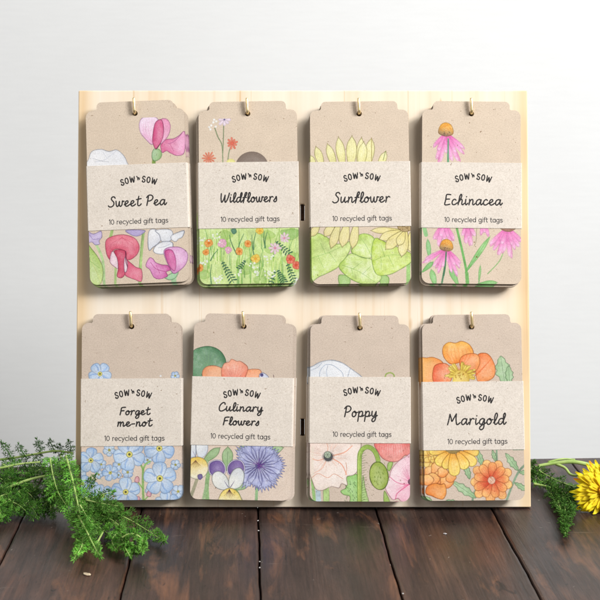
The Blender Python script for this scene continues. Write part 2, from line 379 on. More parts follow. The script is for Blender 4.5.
def fern(A, a, b, c=(62, 108, 84), n=7, wl=24):
    a = np.array(a, float); b = np.array(b, float); e = b - a; L = np.hypot(*e); u = e / L; nn = np.array((-u[1], u[0]))
    A.line([a, b], c, .55)
    for i in range(n):
        t = (i + .5) / n; q = b - e * t * .92; ll = wl * (.35 + .65 * t)
        for sgn in (-1, 1): A.petal(q, q - u * ll * .0 - (-u) * ll * -.45 + nn * sgn * ll, 7.5, c, al=.95, tex=.1)
def art2(A):
    A.view(195, 224, 247.5, 101.3, .8); rd = random.Random(3)
    A.fill([(-60, -60), (660, -60), (660, 400), (-60, 400)], (190, 218, 122), al=1, tex=.55, edge=0, smooth=False)
    for k in range(26):
        x = rd.uniform(0, 590); y = rd.uniform(40, 330)
        A.fill([(x - 40, y), (x, y - 25), (x + 45, y + 5), (x, y + 30)], rd.choice([(150, 192, 84), (192, 218, 124), (205, 224, 140), (135, 180, 80)]), al=.5, edge=0)
    for k in range(150):
        x = rd.uniform(-10, 600); y = rd.uniform(130, 350); h = rd.uniform(60, 190); bx = rd.uniform(-35, 35)
        c = rd.choice([(138, 182, 88), (212, 230, 150), (222, 236, 168), (150, 194, 94), (116, 166, 92), (196, 222, 124), (228, 238, 176), (126, 172, 98)])
        A.line([(x, y), (x + bx * .2, y - h * .5), (x + bx, y - h)], c, rd.uniform(.5, 1.5), .8, .85)
    for x, y, x2, y2 in [(230, 165, 190, 60), (232, 165, 268, 55), (385, 130, 378, 40), (383, 130, 395, 45), (330, 200, 312, 60), (90, 200, 130, 140), (322, 140, 335, 45), (95, 330, 95, 220)]:
        A.line([(x, y), ((x + x2) / 2 - 5, (y + y2) / 2), (x2, y2)], (84, 128, 88), 1.3, .6)
    A.fill([(200, 30), (222, 25), (230, 45), (215, 58), (203, 48)], (80, 130, 105)); A.fill([(470, 35), (560, 30), (565, 65), (520, 90), (480, 70)], (130, 175, 90), al=.6)
    fern(A, (215, 320), (152, 205), n=8, wl=28); fern(A, (240, 250), (278, 198), n=5, wl=20); fern(A, (490, 325), (450, 250), n=7, wl=26)
    fern(A, (545, 325), (502, 215), n=7, wl=28); fern(A, (522, 172), (440, 95), n=7, wl=26); fern(A, (415, 325), (440, 255), n=4, wl=18)
    og = (245, 166, 84)
    for x, y, r in [(80, 105, 22), (65, 155, 18), (32, 240, 22), (290, 108, 20), (245, 150, 20)]:
        A.daisy(x, y, r, 6, og, w=r * 1.0, cen=(225, 120, 45), cr=.35)
    for x, y, r in [(152, 106, 25), (186, 142, 20)]: A.daisy(x, y, r, 7, (238, 178, 206), w=r * .9, cen=(246, 205, 215), cr=.3)
    for x, y, r in [(355, 38, 22), (332, 190, 24)]: A.daisy(x, y, r, 6, (243, 205, 85), w=r, cen=(245, 170, 60), cr=.3)
    for x, y, r in [(487, 78, 28), (437, 132, 32)]: A.daisy(x, y, r, 8, (245, 215, 228), w=r * .45, cen=(230, 140, 170), cr=.2)
    for x, y, r in [(520, 192, 24), (550, 225, 22)]: A.daisy(x, y, r, 6, (232, 110, 88), w=r, cen=(215, 80, 60), cr=.35)
    for cx, cy in [(125, 75), (312, 228), (405, 182), (140, 290), (240, 270), (395, 270), (52, 88), (118, 300), (340, 262), (425, 265), (60, 215), (560, 300)]:
        for k in range(8): A.dot(cx + rd.gauss(0, 12), cy + rd.gauss(0, 11), rd.uniform(3.5, 6), (245, 248, 238))
    A.view(193, 98, 247.5, 101.3, .8)
    g = (128, 142, 108)
    A.line([(120, 165), (138, 215), (160, 262), (165, 375)], g, 1.1); A.line([(168, 140), (167, 230), (164, 300)], g, 1.0); A.line([(206, 268), (195, 310), (190, 375)], g, 1.0)
    A.daisy(172, 118, 37, 8, (240, 222, 238), w=17, cen=(100, 90, 140), cr=.13)
    for x, y in [(120, 105), (101, 150), (125, 157), (97, 172), (112, 133), (128, 128), (90, 160), (116, 118)]: A.dot(x, y, 6.5, (250, 250, 246))
    A.daisy(215, 248, 31, 9, (238, 126, 102), w=12, cen=(228, 110, 90), cr=.3, ph=.4)
    A.daisy(88, 330, 36, 12, (242, 138, 108), w=9, cen=(235, 120, 90), cr=.15)
    A.dot(208, 358, 26, (238, 232, 150)); tt = np.linspace(0, 6.283, 40, endpoint=False); A.fill(np.stack([322 + 90 * np.cos(tt), 380 + 87 * np.sin(tt)], 1), (124, 108, 98), tex=.15, edge=.05, smooth=False)

def art3(A):
    ol = (150, 135, 80); A.view(307, 222, 359, 101.3, .59)
    gl = (110, 155, 75)
    A.fill([(172, 290), (230, 300), (225, 350), (180, 350)], (165, 205, 120), ol=gl); A.fill([(395, 290), (440, 300), (435, 350), (400, 350)], (165, 205, 120), ol=gl)
    A.line([(547, 215), (546, 325)], (155, 200, 120), 4)
    def leaf(P, c=(182, 216, 96), c2=(212, 232, 146), veins=()):
        A.fill(P, c, c2, ol=gl, ow=.4, tex=.75)
        for v in veins: A.line(v, (118, 165, 80), .4, .3, .7)
    leaf([(282, 72), (320, 65), (362, 88), (358, 140), (345, 195), (290, 190), (240, 165), (255, 110)], veins=[[(350, 190), (320, 130), (285, 80)]])
    leaf([(15, 80), (60, 62), (110, 85), (150, 118), (200, 118), (238, 108), (228, 165), (175, 240), (125, 272), (70, 296), (15, 310)], veins=[[(15, 200), (110, 170), (220, 120)], [(60, 185), (90, 250)], [(120, 165), (160, 220)], [(100, 172), (70, 110)]])
    leaf([(172, 245), (200, 205), (240, 172), (300, 195), (350, 205), (392, 270), (400, 310), (360, 340), (290, 335), (220, 300)], (184, 218, 100), (212, 232, 150), [[(190, 235), (280, 270), (370, 330)], [(250, 255), (300, 215)], [(300, 285), (345, 240)], [(240, 250), (250, 300)]])
    leaf([(352, 130), (372, 88), (420, 108), (490, 138), (560, 172), (565, 215), (505, 258), (440, 288), (375, 285), (350, 210)], (188, 218, 84), (206, 228, 118), [[(360, 210), (450, 180), (555, 190)], [(420, 190), (400, 130)], [(440, 185), (470, 250)], [(400, 200), (400, 260)]])
    y1 = (238, 232, 165); y2 = (228, 214, 150)
    for b, t, ww in [((70, 10), (20, 80), 40), ((150, 5), (95, 80), 45), ((175, 5), (130, 145), 48), ((218, 0), (190, 138), 55), ((268, 0), (246, 147), 48)]:
        A.petal(b, t, ww, y1, y2, ol=ol, ow=.4, vein=(200, 185, 110))
    for b, t, ww in [((560, 60), (566, 170), 50), ((535, 50), (510, 190), 55), ((500, 45), (345, 48), 34), ((505, 50), (390, 95), 48), ((515, 55), (425, 150), 58), ((525, 55), (492, 130), 45)]:
        A.petal(b, t, ww, (236, 222, 140), (240, 230, 168), ol=ol, ow=.4, vein=(200, 180, 100))
    A.dot(532, 18, 46, (178, 152, 104), sq=.8, ol=(120, 100, 60))
    for k in range(14): A.dot(495 + random.random() * 60, 25 + random.random() * 25, 3.5, random.choice([(150, 122, 80), (205, 180, 130)]))
    A.view(305, 98, 359, 101.3, .59)
    y1 = (232, 226, 150); y2 = (240, 236, 176); ol = (172, 158, 100)
    for b, t, ww in [((60, 395), (28, 312), 34), ((395, 400), (440, 292), 40), ((100, 390), (60, 266), 42), ((170, 400), (122, 250), 42), ((210, 400), (182, 214), 48), ((290, 390), (308, 216), 40), ((335, 400), (362, 220), 52), ((250, 400), (256, 208), 56), ((300, 400), (320, 240), 50)]:
        A.petal(b, t, ww, y1, y2, ol=ol, ow=.4, vein=(205, 192, 120))
    A.line([(438, 290), (425, 340)], (120, 140, 70), .6); A.line([(362, 222), (362, 350)], (150, 132, 70), .6)

def cone(A, x, y, s):
    P = [(x - 38 * s, y + 20 * s), (x - 40 * s, y - 5 * s), (x - 25 * s, y - 32 * s), (x, y - 42 * s), (x + 27 * s, y - 30 * s), (x + 40 * s, y), (x + 35 * s, y + 24 * s), (x, y + 34 * s)]
    A.fill(P, (238, 168, 62), (128, 108, 92), ((x + 5, y - 15 * s), (x - 8, y + 34 * s)), tex=.4, ol=(170, 110, 60), ow=.25)
    for k in range(30):
        a = random.random() * 6.28; r = random.random() ** .5 * 32 * s; yy = y - 3 + r * math.sin(a)
        A.dot(x + r * math.cos(a), yy, 2.6, (232, 130, 40) if yy < y + 5 else (100, 85, 70), al=.6)
def art4(A):
    A.view(418, 224, 471.5, 101.3, -.56); gn = (122, 188, 108)
    pk = (240, 112, 188); pk2 = (250, 196, 228)
    def bunch(c, tips, ww=20):
        for t in tips:
            t0 = (t[0] + random.uniform(-14, 14), t[1] + random.uniform(-8, 12)); A.petal(c, t0, ww * .8, (226, 84, 164), (244, 160, 212), al=.8, vein=(205, 60, 145), blunt=True)
        for t in tips:
            mid = ((c[0] * .5 + t[0] * .5) + (t[0] - c[0]) * .12, (c[1] * .55 + t[1] * .45))
            A.petal(c, t, ww, pk, pk2, al=.88, vein=(222, 88, 165), blunt=True)
    A.petal((60, 200), (48, 80), 26, gn, (150, 205, 140)); A.petal((18, 262), (80, 205), 26, gn); A.petal((90, 345), (66, 245), 34, gn, (150, 205, 130)); A.petal((212, 335), (165, 235), 34, (150, 205, 130), gn)
    A.line([(30, 20), (40, 60)], (150, 205, 140), 4)
    A.petal((322, 325), (332, 222), 14, (145, 200, 125)); A.petal((300, 335), (425, 318), 34, gn, (150, 205, 130)); A.line([(468, 120), (436, 200), (370, 272)], (130, 180, 110), .9)
    A.petal((252, 262), (388, 66), 28, (112, 182, 98), (160, 212, 135)); A.line([(255, 262), (320, 165), (380, 72)], (95, 160, 90), .35)
    A.line([(203, 10), (235, 150), (258, 270), (266, 345)], (104, 172, 92), 2.3); A.line([(258, 270), (262, 345)], (130, 190, 110), 3.5)
    bunch((135, -10), [(80, 85), (104, 118), (140, 90), (172, 98), (192, 84), (120, 70), (160, 70)], 24)
    bunch((265, -10), [(235, 65), (256, 108), (286, 118), (306, 66), (270, 80)], 22); bunch((352, -10), [(338, 55), (376, 62), (356, 48)], 22)
    bunch((480, 18), [(383, 112), (402, 142), (432, 170), (460, 150), (490, 178), (518, 135), (542, 124), (558, 98), (448, 110), (505, 115)], 24)
    A.line([(314, 20), (310, 90), (300, 120)], (150, 150, 110), .5); A.dot(312, 180, 4, (130, 80, 50)); A.dot(300, 100, 3, (130, 80, 50))
    A.fill([(440, 20), (525, 20), (505, 40), (482, 44), (458, 38)], (150, 112, 88)); 
    A.line([(148, 155), (140, 230), (120, 340)], (78, 128, 92), 1.7)
    bunch((150, 132), [(34, 192), (30, 212), (76, 232), (102, 262), (128, 235), (176, 262), (208, 278), (222, 235), (226, 215), (196, 225), (155, 205)], 20)
    A.line([(148, 155), (142, 230), (134, 280)], (78, 128, 92), 1.5)
    cone(A, 150, 120, .88)
    A.view(418, 98, 471.5, 101.3, -.56)
    A.line([(162, 215), (162, 375)], (100, 160, 122), 1.8)
    bunch((152, 190), [(84, 265), (98, 335), (122, 348), (150, 300), (186, 345), (216, 345), (240, 300), (246, 272), (110, 290), (205, 300)], 22)
    A.line([(164, 225), (162, 375)], (100, 160, 122), 1.6); cone(A, 152, 176, 1.)

def fmn(A, x, y, r, ph=0, n=5, sk=1.):
    for i in range(n):
        a = ph + 2 * math.pi * i / n; t = (x + r * math.cos(a), y + r * math.sin(a) * sk)
        A.petal((x, y), t, r * .87, (228, 238, 249), random.choice([(168, 200, 238), (182, 210, 242), (150, 186, 232)]), ol=(128, 156, 206), ow=.25, blunt=True, vein=(140, 170, 220) if r > 50 else None, tex=.5)
    for i in range(n):
        a = ph + 2 * math.pi * i / n + .22
        if r > 40: A.line([(x + r * .35 * math.cos(a), y + r * .35 * math.sin(a)), (x + r * .62 * math.cos(a + .04), y + r * .62 * math.sin(a + .04)), (x + r * .88 * math.cos(a - .06), y + r * .88 * math.sin(a - .06))], (128, 164, 220), 1.9, .5, .55)
    A.dot(x, y, max(r * .19, 4), (238, 226, 120), ol=(150, 150, 70)); A.dot(x, y, max(r * .08, 2), (90, 90, 50))
def art5(A):
    A.view(76, 440, 131.5, 314, .39)
    A.fill([(-60, 20), (660, 20), (660, 400), (-60, 400)], (230, 204, 184), al=.6, edge=0, smooth=False)
    for x, y, r, ph in [(243, 118, 34, .5), (30, 165, 38, .2), (335, 335, 44, .1), (148, 118, 28, .7), (410, 255, 26, .4), (560, 262, 36, .3), (100, 235, 34, .9), (395, 95, 24, 0), (545, 120, 28, .2), (190, 42, 34, .3), (290, 160, 32, .8), (135, 172, 24, .2), (50, 222, 48, 0.1), (40, 300, 50, .8), (240, 175, 18, 0)]: fmn(A, x, y, r, ph)
    for x, y in [(172, 50), (198, 30), (130, 190), (285, 190), (255, 200)]: A.line([(x, y), (x + 25, y + 12)], (150, 175, 150), .4)
    st = (140, 182, 104)
    A.line([(378, 350), (372, 240), (372, 145)], st, 2.3); A.line([(372, 148), (360, 120), (345, 92)], st, 1.8); A.line([(372, 145), (385, 118), (408, 102)], st, 1.8); A.line([(374, 250), (355, 225), (342, 205)], st, 1.4); A.line([(378, 310), (398, 290)], st, 1.2)
    A.line([(346, 95), (352, 105)], (70, 60, 120), 1.6)
    for x, y in [(340, 200), (405, 275), (345, 305)]: A.fill([(x - 12, y + 10), (x - 8, y - 12), (x + 4, y - 18), (x + 12, y - 4), (x + 8, y + 14)], (226, 165, 175), ol=(160, 90, 110))
    for x, y, r, ph in [(92, 97, 68, -1.5), (197, 163, 44, -.6), (298, 65, 86, .45), (155, 285, 62, -.7), (500, 325, 66, -.5), (280, 265, 78, -.35), (458, 33, 82, .35), (462, 193, 88, -.35)]: fmn(A, x, y, r, ph)
    A.view(76, 310, 131.5, 314, .39)
    fmn(A, 136, 344, 62, -.95); fmn(A, 540, 354, 24, .2); A.dot(462, 355, 6, (250, 250, 250))

def art6(A):
    A.view(186, 438, 244, 314, -1.05)
    A.fill([(-60, 20), (660, 20), (660, 400), (-60, 400)], (232, 208, 188), al=.6, edge=0, smooth=False)
    gn = (140, 178, 120); g2 = (168, 200, 148); go = (90, 120, 80)
    A.line([(72, 195), (50, 260), (25, 330)], (160, 158, 130), 3.2); A.line([(128, 175), (120, 250), (126, 345)], gn, 4); A.line([(118, 240), (95, 345)], g2, 2.6)
    A.petal((98, 120), (190, 40), 44, gn, g2, ol=go); A.petal((228, 158), (232, 35), 58, gn, g2, ol=go); A.line([(228, 150), (232, 60)], go, .35)
    A.petal((280, 60), (350, 20), 34, g2, ol=go); A.petal((430, 60), (530, 40), 40, gn, g2, ol=go); A.petal((265, 262), (345, 232), 36, gn, g2, ol=go); A.petal((95, 130), (130, 108), 24, g2)
    A.line([(388, 240), (384, 350)], (140, 180, 130), 2.8); A.line([(310, 330), (290, 285), (275, 262)], gn, 2)
    # left viola
    A.fill([(15, 20), (60, 15), (62, 80), (40, 92), (15, 85)], (240, 243, 244), (212, 222, 236), ol=(140, 145, 160)); A.fill([(62, 20), (118, 15), (124, 60), (100, 92), (72, 88)], (242, 245, 245), (215, 224, 236), ol=(140, 145, 160))
    A.fill([(15, 118), (40, 95), (80, 90), (115, 110), (128, 150), (112, 188), (70, 208), (32, 195), (12, 160)], (244, 205, 90), (246, 242, 218), ((62, 105), (80, 195)), ol=(130, 120, 110))
    for k in range(7): A.line([(60, 108), (45 + k * 7 - 8, 130), (35 + k * 10 - 8, 148 - abs(k - 3) * 4)], (120, 85, 60), .45, .6)
    A.fill([(72, 185), (92, 180), (98, 198), (84, 212), (72, 202)], (110, 95, 150)); A.line([(62, 20), (60, 95)], (110, 115, 135), .4); A.line([(45, 60), (58, 85)], (110, 80, 120), .3)
    # cornflower
    cx, cy = 398, 135
    for i in range(26):
        a = -1.2 + 2 * math.pi * i * 7 / 26; r = (122 if i > 12 else 130) * random.uniform(.86, 1.08); ww = .23
        d = lambda aa, rr: (cx + rr * math.cos(aa) * 1.08, cy + rr * math.sin(aa))
        P = [d(a, 10), d(a - ww * .5, r * .55), d(a - ww * 1.15, r * .88), d(a - ww * .75, r * .9), d(a - ww * .5, r * 1.04), d(a - ww * .22, r * .9), d(a, r * 1.1), d(a + ww * .22, r * .9), d(a + ww * .5, r * 1.02), d(a + ww * .75, r * .88), d(a + ww * 1.1, r * .9), d(a + ww * .5, r * .55)]
        A.fill(P, (140, 142, 200), (190, 196, 232), (d(a, 15), d(a, r)), ol=(104, 104, 164), ow=.32, smooth=False, tex=.5)
        A.line([d(a, 20), d(a, r * .8)], (215, 220, 245), .55, .3, .6)
    for i in range(34):
        a = random.random() * 6.28; r = random.uniform(12, 46); A.line([(cx, cy), (cx + r * math.cos(a), cy + r * math.sin(a))], random.choice([(92, 58, 130), (120, 70, 150), (64, 54, 120)]), .7, .4)
    # viola
    pu = (98, 72, 142); pl = (128, 102, 168)
    for P in ([(128, 152), (134, 120), (168, 104), (202, 112), (222, 150), (212, 185), (165, 195), (138, 182)], [(232, 180), (230, 138), (260, 106), (302, 106), (324, 142), (312, 185), (262, 192)]):
        A.fill(P, (232, 230, 240), ol=(110, 95, 140), ow=.3)
        c = np.mean(P, 0); A.fill([c + (np.array(p) - c) * .90 for p in P], pu, pl, tex=.4)
    wv = (244, 244, 236)
    A.fill([(148, 212), (155, 178), (186, 166), (222, 190), (240, 232), (238, 262), (200, 264), (165, 248)], wv, (220, 226, 226), ol=(120, 125, 125), ow=.45)
    A.fill([(244, 256), (238, 208), (262, 160), (298, 148), (320, 180), (312, 230), (285, 256)], wv, (220, 226, 226), ol=(120, 125, 125), ow=.45)
    A.fill([(188, 300), (210, 268), (242, 255), (274, 266), (300, 298), (312, 360), (180, 360)], (244, 214, 100), (246, 242, 205), ((240, 265), (240, 345)), ol=(130, 125, 100), ow=.45)
    for k in range(7): A.line([(241, 262), (226 + k * 5, 285), (215 + k * 9, 306 - abs(k - 3) * 4)], (80, 50, 60), .5, .6)
    for s_ in (-1, 1):
        for k in range(3): A.line([(241 + s_ * 6, 250), (241 + s_ * (18 + k * 5), 232 - k * 8)], (80, 60, 110), .5, .6)
    A.view(188, 310, 244, 314, -1.05)
    A.fill([(20, 300), (30, 225), (75, 200), (130, 197), (180, 222), (208, 270), (205, 330), (160, 385), (60, 385), (20, 340)], (86, 140, 96), (66, 118, 80), ol=(50, 90, 60), tex=.5)
    for a in range(9):
        t = -2.9 + a * .36; A.line([(110, 310), (110 + 88 * math.cos(t), 310 + 100 * math.sin(t))], (130, 172, 120), .45, .3, .6)
    oc = (180, 95, 70)
    A.fill([(82, 335), (105, 305), (150, 300), (192, 318), (198, 350), (170, 385), (95, 385)], (246, 156, 108), (248, 176, 132), ol=oc)
    A.fill([(290, 360), (308, 328), (350, 318), (392, 322), (402, 350), (390, 390), (300, 390)], (245, 140, 96), (248, 170, 120), ol=oc)
    A.fill([(184, 335), (198, 290), (225, 280), (240, 264), (268, 276), (288, 276), (325, 305), (322, 340), (292, 385), (205, 385)], (240, 124, 98), (248, 168, 138), ((250, 380), (250, 280)), ol=oc)
    for k in range(6): A.line([(252, 380), (215 + k * 16, 320), (212 + k * 17, 296)], (225, 105, 85), .3, .4, .6)
    A.fill([(388, 352), (400, 338), (418, 342), (438, 360), (430, 380), (395, 380)], (214, 220, 240), ol=(80, 80, 130)); A.dot(402, 350, 9, (70, 66, 120)); A.line([(464, 350), (468, 372)], (130, 110, 110), .7)

def art7(A):
    A.view(304, 438, 360, 315.5, -.2)
    gn = (160, 190, 92); go = (100, 128, 62)
    A.line([(50, 40), (48, 200), (62, 350)], (150, 195, 120), 3); A.line([(78, 255), (82, 350)], (190, 214, 224), 5); A.line([(122, 255), (124, 350)], (172, 204, 130), 5.5)
    A.line([(106, 270), (108, 350)], go, .35); A.line([(137, 270), (139, 350)], go, .35)
    A.fill([(215, 212), (250, 188), (290, 192), (292, 340), (250, 338), (248, 300), (215, 290), (200, 270), (228, 252)], (148, 206, 112), (172, 216, 134), ol=go, ow=.45, tex=.4)
    for k in range(26): x = random.uniform(220, 285); y = random.uniform(215, 325); A.line([(x, y), (x + 3, y + 7)], (70, 100, 60), .4)
    A.fill([(318, 190), (330, 250), (350, 345), (312, 345)], (170, 205, 125), ol=go); A.fill([(432, 270), (460, 320), (465, 350), (432, 350)], (150, 185, 84), ol=go)
    ol = (150, 115, 105)
    A.fill([(30, 10), (150, 10), (300, 5), (298, 80), (296, 150), (270, 185), (232, 196), (235, 240), (205, 232), (190, 255), (150, 248), (100, 268), (68, 262), (50, 225), (30, 150)], (246, 220, 206), (248, 234, 224), ol=ol, ow=.4, tex=.35)
    A.line([(45, 200), (80, 178), (130, 200), (165, 180), (212, 206)], (214, 140, 110), .45); A.line([(225, 185), (232, 155), (228, 120)], (205, 130, 100), .5)
    A.line([(150, 85), (220, 65), (262, 30)], (232, 150, 118), 1.3, .4, .7); A.line([(152, 95), (205, 130), (232, 185)], (228, 140, 108), 1.1, .3, .7); A.line([(120, 95), (80, 108), (50, 100)], (232, 150, 118), 1.1, .3, .6); A.line([(125, 105), (100, 150), (60, 175)], (236, 165, 135), .9, .3, .6); A.line([(128, 62), (132, 40), (125, 15)], (236, 165, 135), .9, .3, .6)
    for k in range(34):
        a = random.uniform(-3.1, 3.1); r0 = random.uniform(36, 60); r1 = r0 + random.uniform(20, 60)
        A.line([(133 + r0 * math.cos(a), 85 + r0 * .8 * math.sin(a)), (133 + r1 * math.cos(a), 85 + r1 * .8 * math.sin(a))], (236, 176, 150), .3, .6, .55)
    for k in range(26): a = k / 26 * 6.28; A.line([(133 + 14 * math.cos(a), 88 + 14 * math.sin(a)), (133 + 32 * math.cos(a), 88 + 28 * math.sin(a))], (70, 66, 70), .6, .3)
    A.dot(133, 88, 25, (78, 80, 82)); A.dot(130, 78, 19, (176, 190, 166), ol=(60, 70, 60))
    for k in range(6): a = k / 3 * 3.14; A.line([(130, 78), (130 + 14 * math.cos(a), 78 + 14 * math.sin(a))], (95, 110, 90), .35)
    A.fill([(392, 10), (600, 10), (600, 80), (545, 82), (515, 108), (472, 116), (428, 100), (402, 66)], (236, 110, 104), (246, 166, 156), ((480, 20), (480, 120)), ol=(180, 80, 80), ow=.4, tex=.5)
    for k in range(14): x = 410 + k * 12; A.line([(x, 25), (x + (x - 480) * .12, 85 - abs(x - 480) * .3)], (214, 82, 84), .4, .5, .6)
    A.fill([(455, 120), (478, 118), (472, 145), (458, 165), (448, 150)], (160, 195, 100), ol=go)
    A.fill([(600, 78), (545, 90), (500, 120), (470, 160), (458, 200), (436, 216), (440, 262), (462, 300), (480, 318), (505, 310), (530, 330), (600, 345)], (240, 168, 192), (248, 222, 228), ((590, 225), (470, 180)), ol=(190, 95, 125), ow=.4)
    A.line([(600, 230), (555, 238), (500, 225), (462, 196)], (222, 90, 138), .7, .3); A.line([(565, 235), (530, 260), (500, 285), (492, 312)], (222, 90, 138), .9, .3)
    for k in range(20): a = random.uniform(2.2, 4.4); r1 = random.uniform(40, 95); A.line([(575 + 20 * math.cos(a), 225 + 20 * math.sin(a)), (575 + r1 * math.cos(a), 225 + r1 * math.sin(a))], (226, 112, 155), .35, .5, .6)
    A.dot(575, 222, 17, (110, 70, 90)); A.dot(580, 215, 9, (90, 110, 90)); A.line([(470, 335), (500, 325), (520, 340)], (190, 95, 125), .4)
    A.line([(300, 350), (300, 120), (308, 62), (340, 36), (375, 52), (396, 90), (402, 130)], go, 4.6); A.line([(300, 350), (300, 120), (308, 62), (340, 36), (375, 52), (396, 90), (402, 130)], gn, 3.8)
    A.line([(296, 350), (296, 120), (304, 62)], (190, 212, 120), .9)
    t = np.linspace(0, 6.283, 14, endpoint=False); A.fill(np.stack([404 + 50 * np.cos(t) + 6 * np.sin(t), 190 + 74 * np.sin(t)], 1), (142, 168, 62), (164, 186, 84), ol=(86, 105, 44), ow=.7, tex=.35)
    for k in range(26): x = 404 + random.gauss(0, 20); y = 190 + random.gauss(0, 30); A.line([(x, y), (x + 2, y + 8)], (104, 128, 50), .35)
    for k in range(22): y = 60 + k * 13; A.line([(314, y), (326 + (k % 3) * 6, y - 6)], (105, 120, 75), .35)
    for k in range(16): x = random.uniform(325, 400); y = random.uniform(120, 320); A.line([(x, y), (x + 5, y + 4)], (140, 130, 110), .35)
    A.view(304, 310, 360, 315.5, -.2); g = (150, 165, 188)
    A.fill([(20, 390), (25, 320), (55, 300), (92, 280), (150, 270), (210, 285), (262, 320), (310, 356), (330, 390)], (224, 231, 240), (236, 240, 246), ol=g, ow=.5)
    A.line([(88, 370), (90, 330), (115, 298), (150, 295), (185, 315), (210, 340), (216, 372)], g, .5); A.line([(130, 370), (124, 330), (132, 300)], g, .4); A.line([(236, 372), (245, 335), (252, 318)], g, .4); A.line([(40, 325), (75, 310), (100, 285)], g, .35)
    A.line([(438, 365), (446, 345), (468, 338), (486, 348), (488, 368)], (150, 175, 88), 1.3)

def art8(A):
    A.view(416, 442, 471.5, 314.5, .52)
    gn = (152, 190, 140); g2 = (176, 206, 160); go = (105, 135, 100); st = (130, 158, 130)
    A.line([(600, 80), (592, 100), (552, 140), (520, 200), (492, 270), (465, 345)], st, 2.2); A.line([(590, 20), (592, 95)], st, 1.8); A.line([(430, 20), (432, 85)], st, 1.8); A.line([(322, 235), (305, 270), (292, 345)], st, 2); A.line([(520, 30), (590, 28)], st, 1)
    def leaf(b, t, ww):
        b = np.array(b, float); t = np.array(t, float); e = t - b; n = np.array((-e[1], e[0])) / np.hypot(*e); P = []
        for sg in (1, -1):
            q = []
            for k in range(9):
                u = k / 8; h = ww * .5 * math.sin(math.pi * min(u * .92 + .05, 1)) * (1.0 if k % 2 else .68); q.append(b + e * u + n * sg * h)
            P += q if sg == 1 else q[::-1]
        A.fill(P, gn, g2, (b, t), ol=go, ow=.35, smooth=False); A.line([b, t], go, .35)
    leaf((545, 140), (478, 48), 44); leaf((318, 285), (190, 198), 52); leaf((285, 185), (262, 105), 36); leaf((160, 298), (245, 322), 30); leaf((525, 205), (598, 250), 34); leaf((550, 150), (604, 152), 30); leaf((355, 120), (330, 30), 36); leaf((425, 92), (408, 30), 26)
    for x, y, r in [(66, 58, 34), (74, 96, 32), (98, 80, 22)]: A.daisy(x, y, r, 5, (248, 200, 96), w=r * 1.0, ol=(190, 120, 60), c2=(250, 222, 130))
    for x, y, r in [(72, 150, 32), (112, 132, 36), (128, 176, 36), (88, 186, 34), (160, 200, 36), (182, 176, 28), (140, 150, 28), (60, 190, 30)]:
        A.fill([(x + r * math.cos(a) * (1 + .14 * math.cos(3 * a)), y + r * math.sin(a)) for a in np.linspace(0, 6.28, 10, endpoint=False)], (244, 146, 74), (252, 200, 122), ((x, y + r), (x, y - r)), ol=(178, 90, 50), ow=.4)
    A.fill([(50, 262), (58, 225), (98, 208), (130, 214), (152, 212), (160, 258), (142, 292), (112, 288), (84, 276)], (240, 128, 50), (248, 168, 84), ol=(170, 85, 40), ow=.45)
    A.fill([(45, 280), (70, 285), (88, 312), (70, 330), (45, 320)], (165, 200, 140), ol=go)
    for b, t, ww in [((180, 30), (70, 40), 44), ((255, 32), (335, 45), 46), ((180, 40), (108, 108), 60), ((235, 40), (318, 108), 58), ((222, 45), (268, 130), 60), ((190, 45), (150, 130), 48), ((195, 40), (206, 168), 64)]:
        A.petal(b, t, ww, (244, 170, 62), (254, 230, 116), ol=(180, 120, 50), ow=.5, blunt=True, vein=(236, 160, 60))
    A.fill([(150, 15), (240, 15), (225, 42), (195, 52), (165, 40)], (150, 125, 70))
    cx, cy = 402, 192
    for ring, nn, rr, ph, ww in [(0, 9, 118, .25, 52), (1, 9, 98, -.1, 46)]:
        for i in range(nn):
            a = ph + 2 * math.pi * i / nn; r = rr * random.uniform(.93, 1.05)
            A.petal((cx, cy), (cx + r * math.cos(a), cy + r * math.sin(a)), ww, (226, 96, 58) if ring == 0 else (204, 52, 38), (254, 206, 126) if ring == 0 else (254, 188, 112), tex=.14, ol=(196, 104, 62), ow=.32, blunt=True, vein=(205, 84, 50))
    A.dot(cx, cy, 21, (232, 190, 165), ol=(190, 100, 70))
    for k in range(20): a = random.random() * 6.28; r = random.random() * 17; A.dot(cx + r * math.cos(a), cy + r * math.sin(a), 2.6, random.choice([(245, 215, 190), (205, 130, 95)]))
    A.view(416, 310, 471.5, 314.5, .52)
    oc = (190, 100, 45)
    leaf((478, 395), (458, 248), 92); leaf((505, 400), (500, 300), 50)
    A.fill([(25, 268), (60, 258), (100, 256), (150, 290), (150, 390), (25, 390)], (250, 178, 84), (245, 140, 70), ol=oc, ow=.4)
    A.fill([(332, 245), (372, 232), (402, 250), (426, 300), (424, 352), (392, 380), (335, 385), (322, 320)], (242, 120, 58), (246, 154, 88), ol=oc, ow=.45, tex=.4)
    A.fill([(96, 312), (128, 288), (170, 292), (198, 335), (180, 390), (98, 390)], (236, 100, 66), (245, 146, 92), ol=oc, ow=.4, tex=.4)
    A.fill([(150, 250), (148, 200), (178, 174), (215, 178), (250, 168), (292, 188), (312, 232), (290, 262), (230, 285), (185, 290)], (244, 136, 50), (251, 182, 78), ((230, 285), (220, 180)), ol=oc, ow=.45, tex=.4)
    A.fill([(236, 285), (252, 248), (300, 234), (338, 245), (345, 290), (322, 330), (290, 345), (255, 330)], (242, 124, 66), (248, 164, 96), ol=oc, ow=.45, tex=.4)
    for k in range(7): A.line([(235, 330), (175 + k * 20, 245), (172 + k * 19, 205)], (226, 108, 48), .4, .4, .6)
    for k in range(5): A.line([(300, 370), (350 + k * 12, 330 - k * 14), (375 + k * 8, 300 - k * 10)], (222, 96, 48), .35, .4, .55)
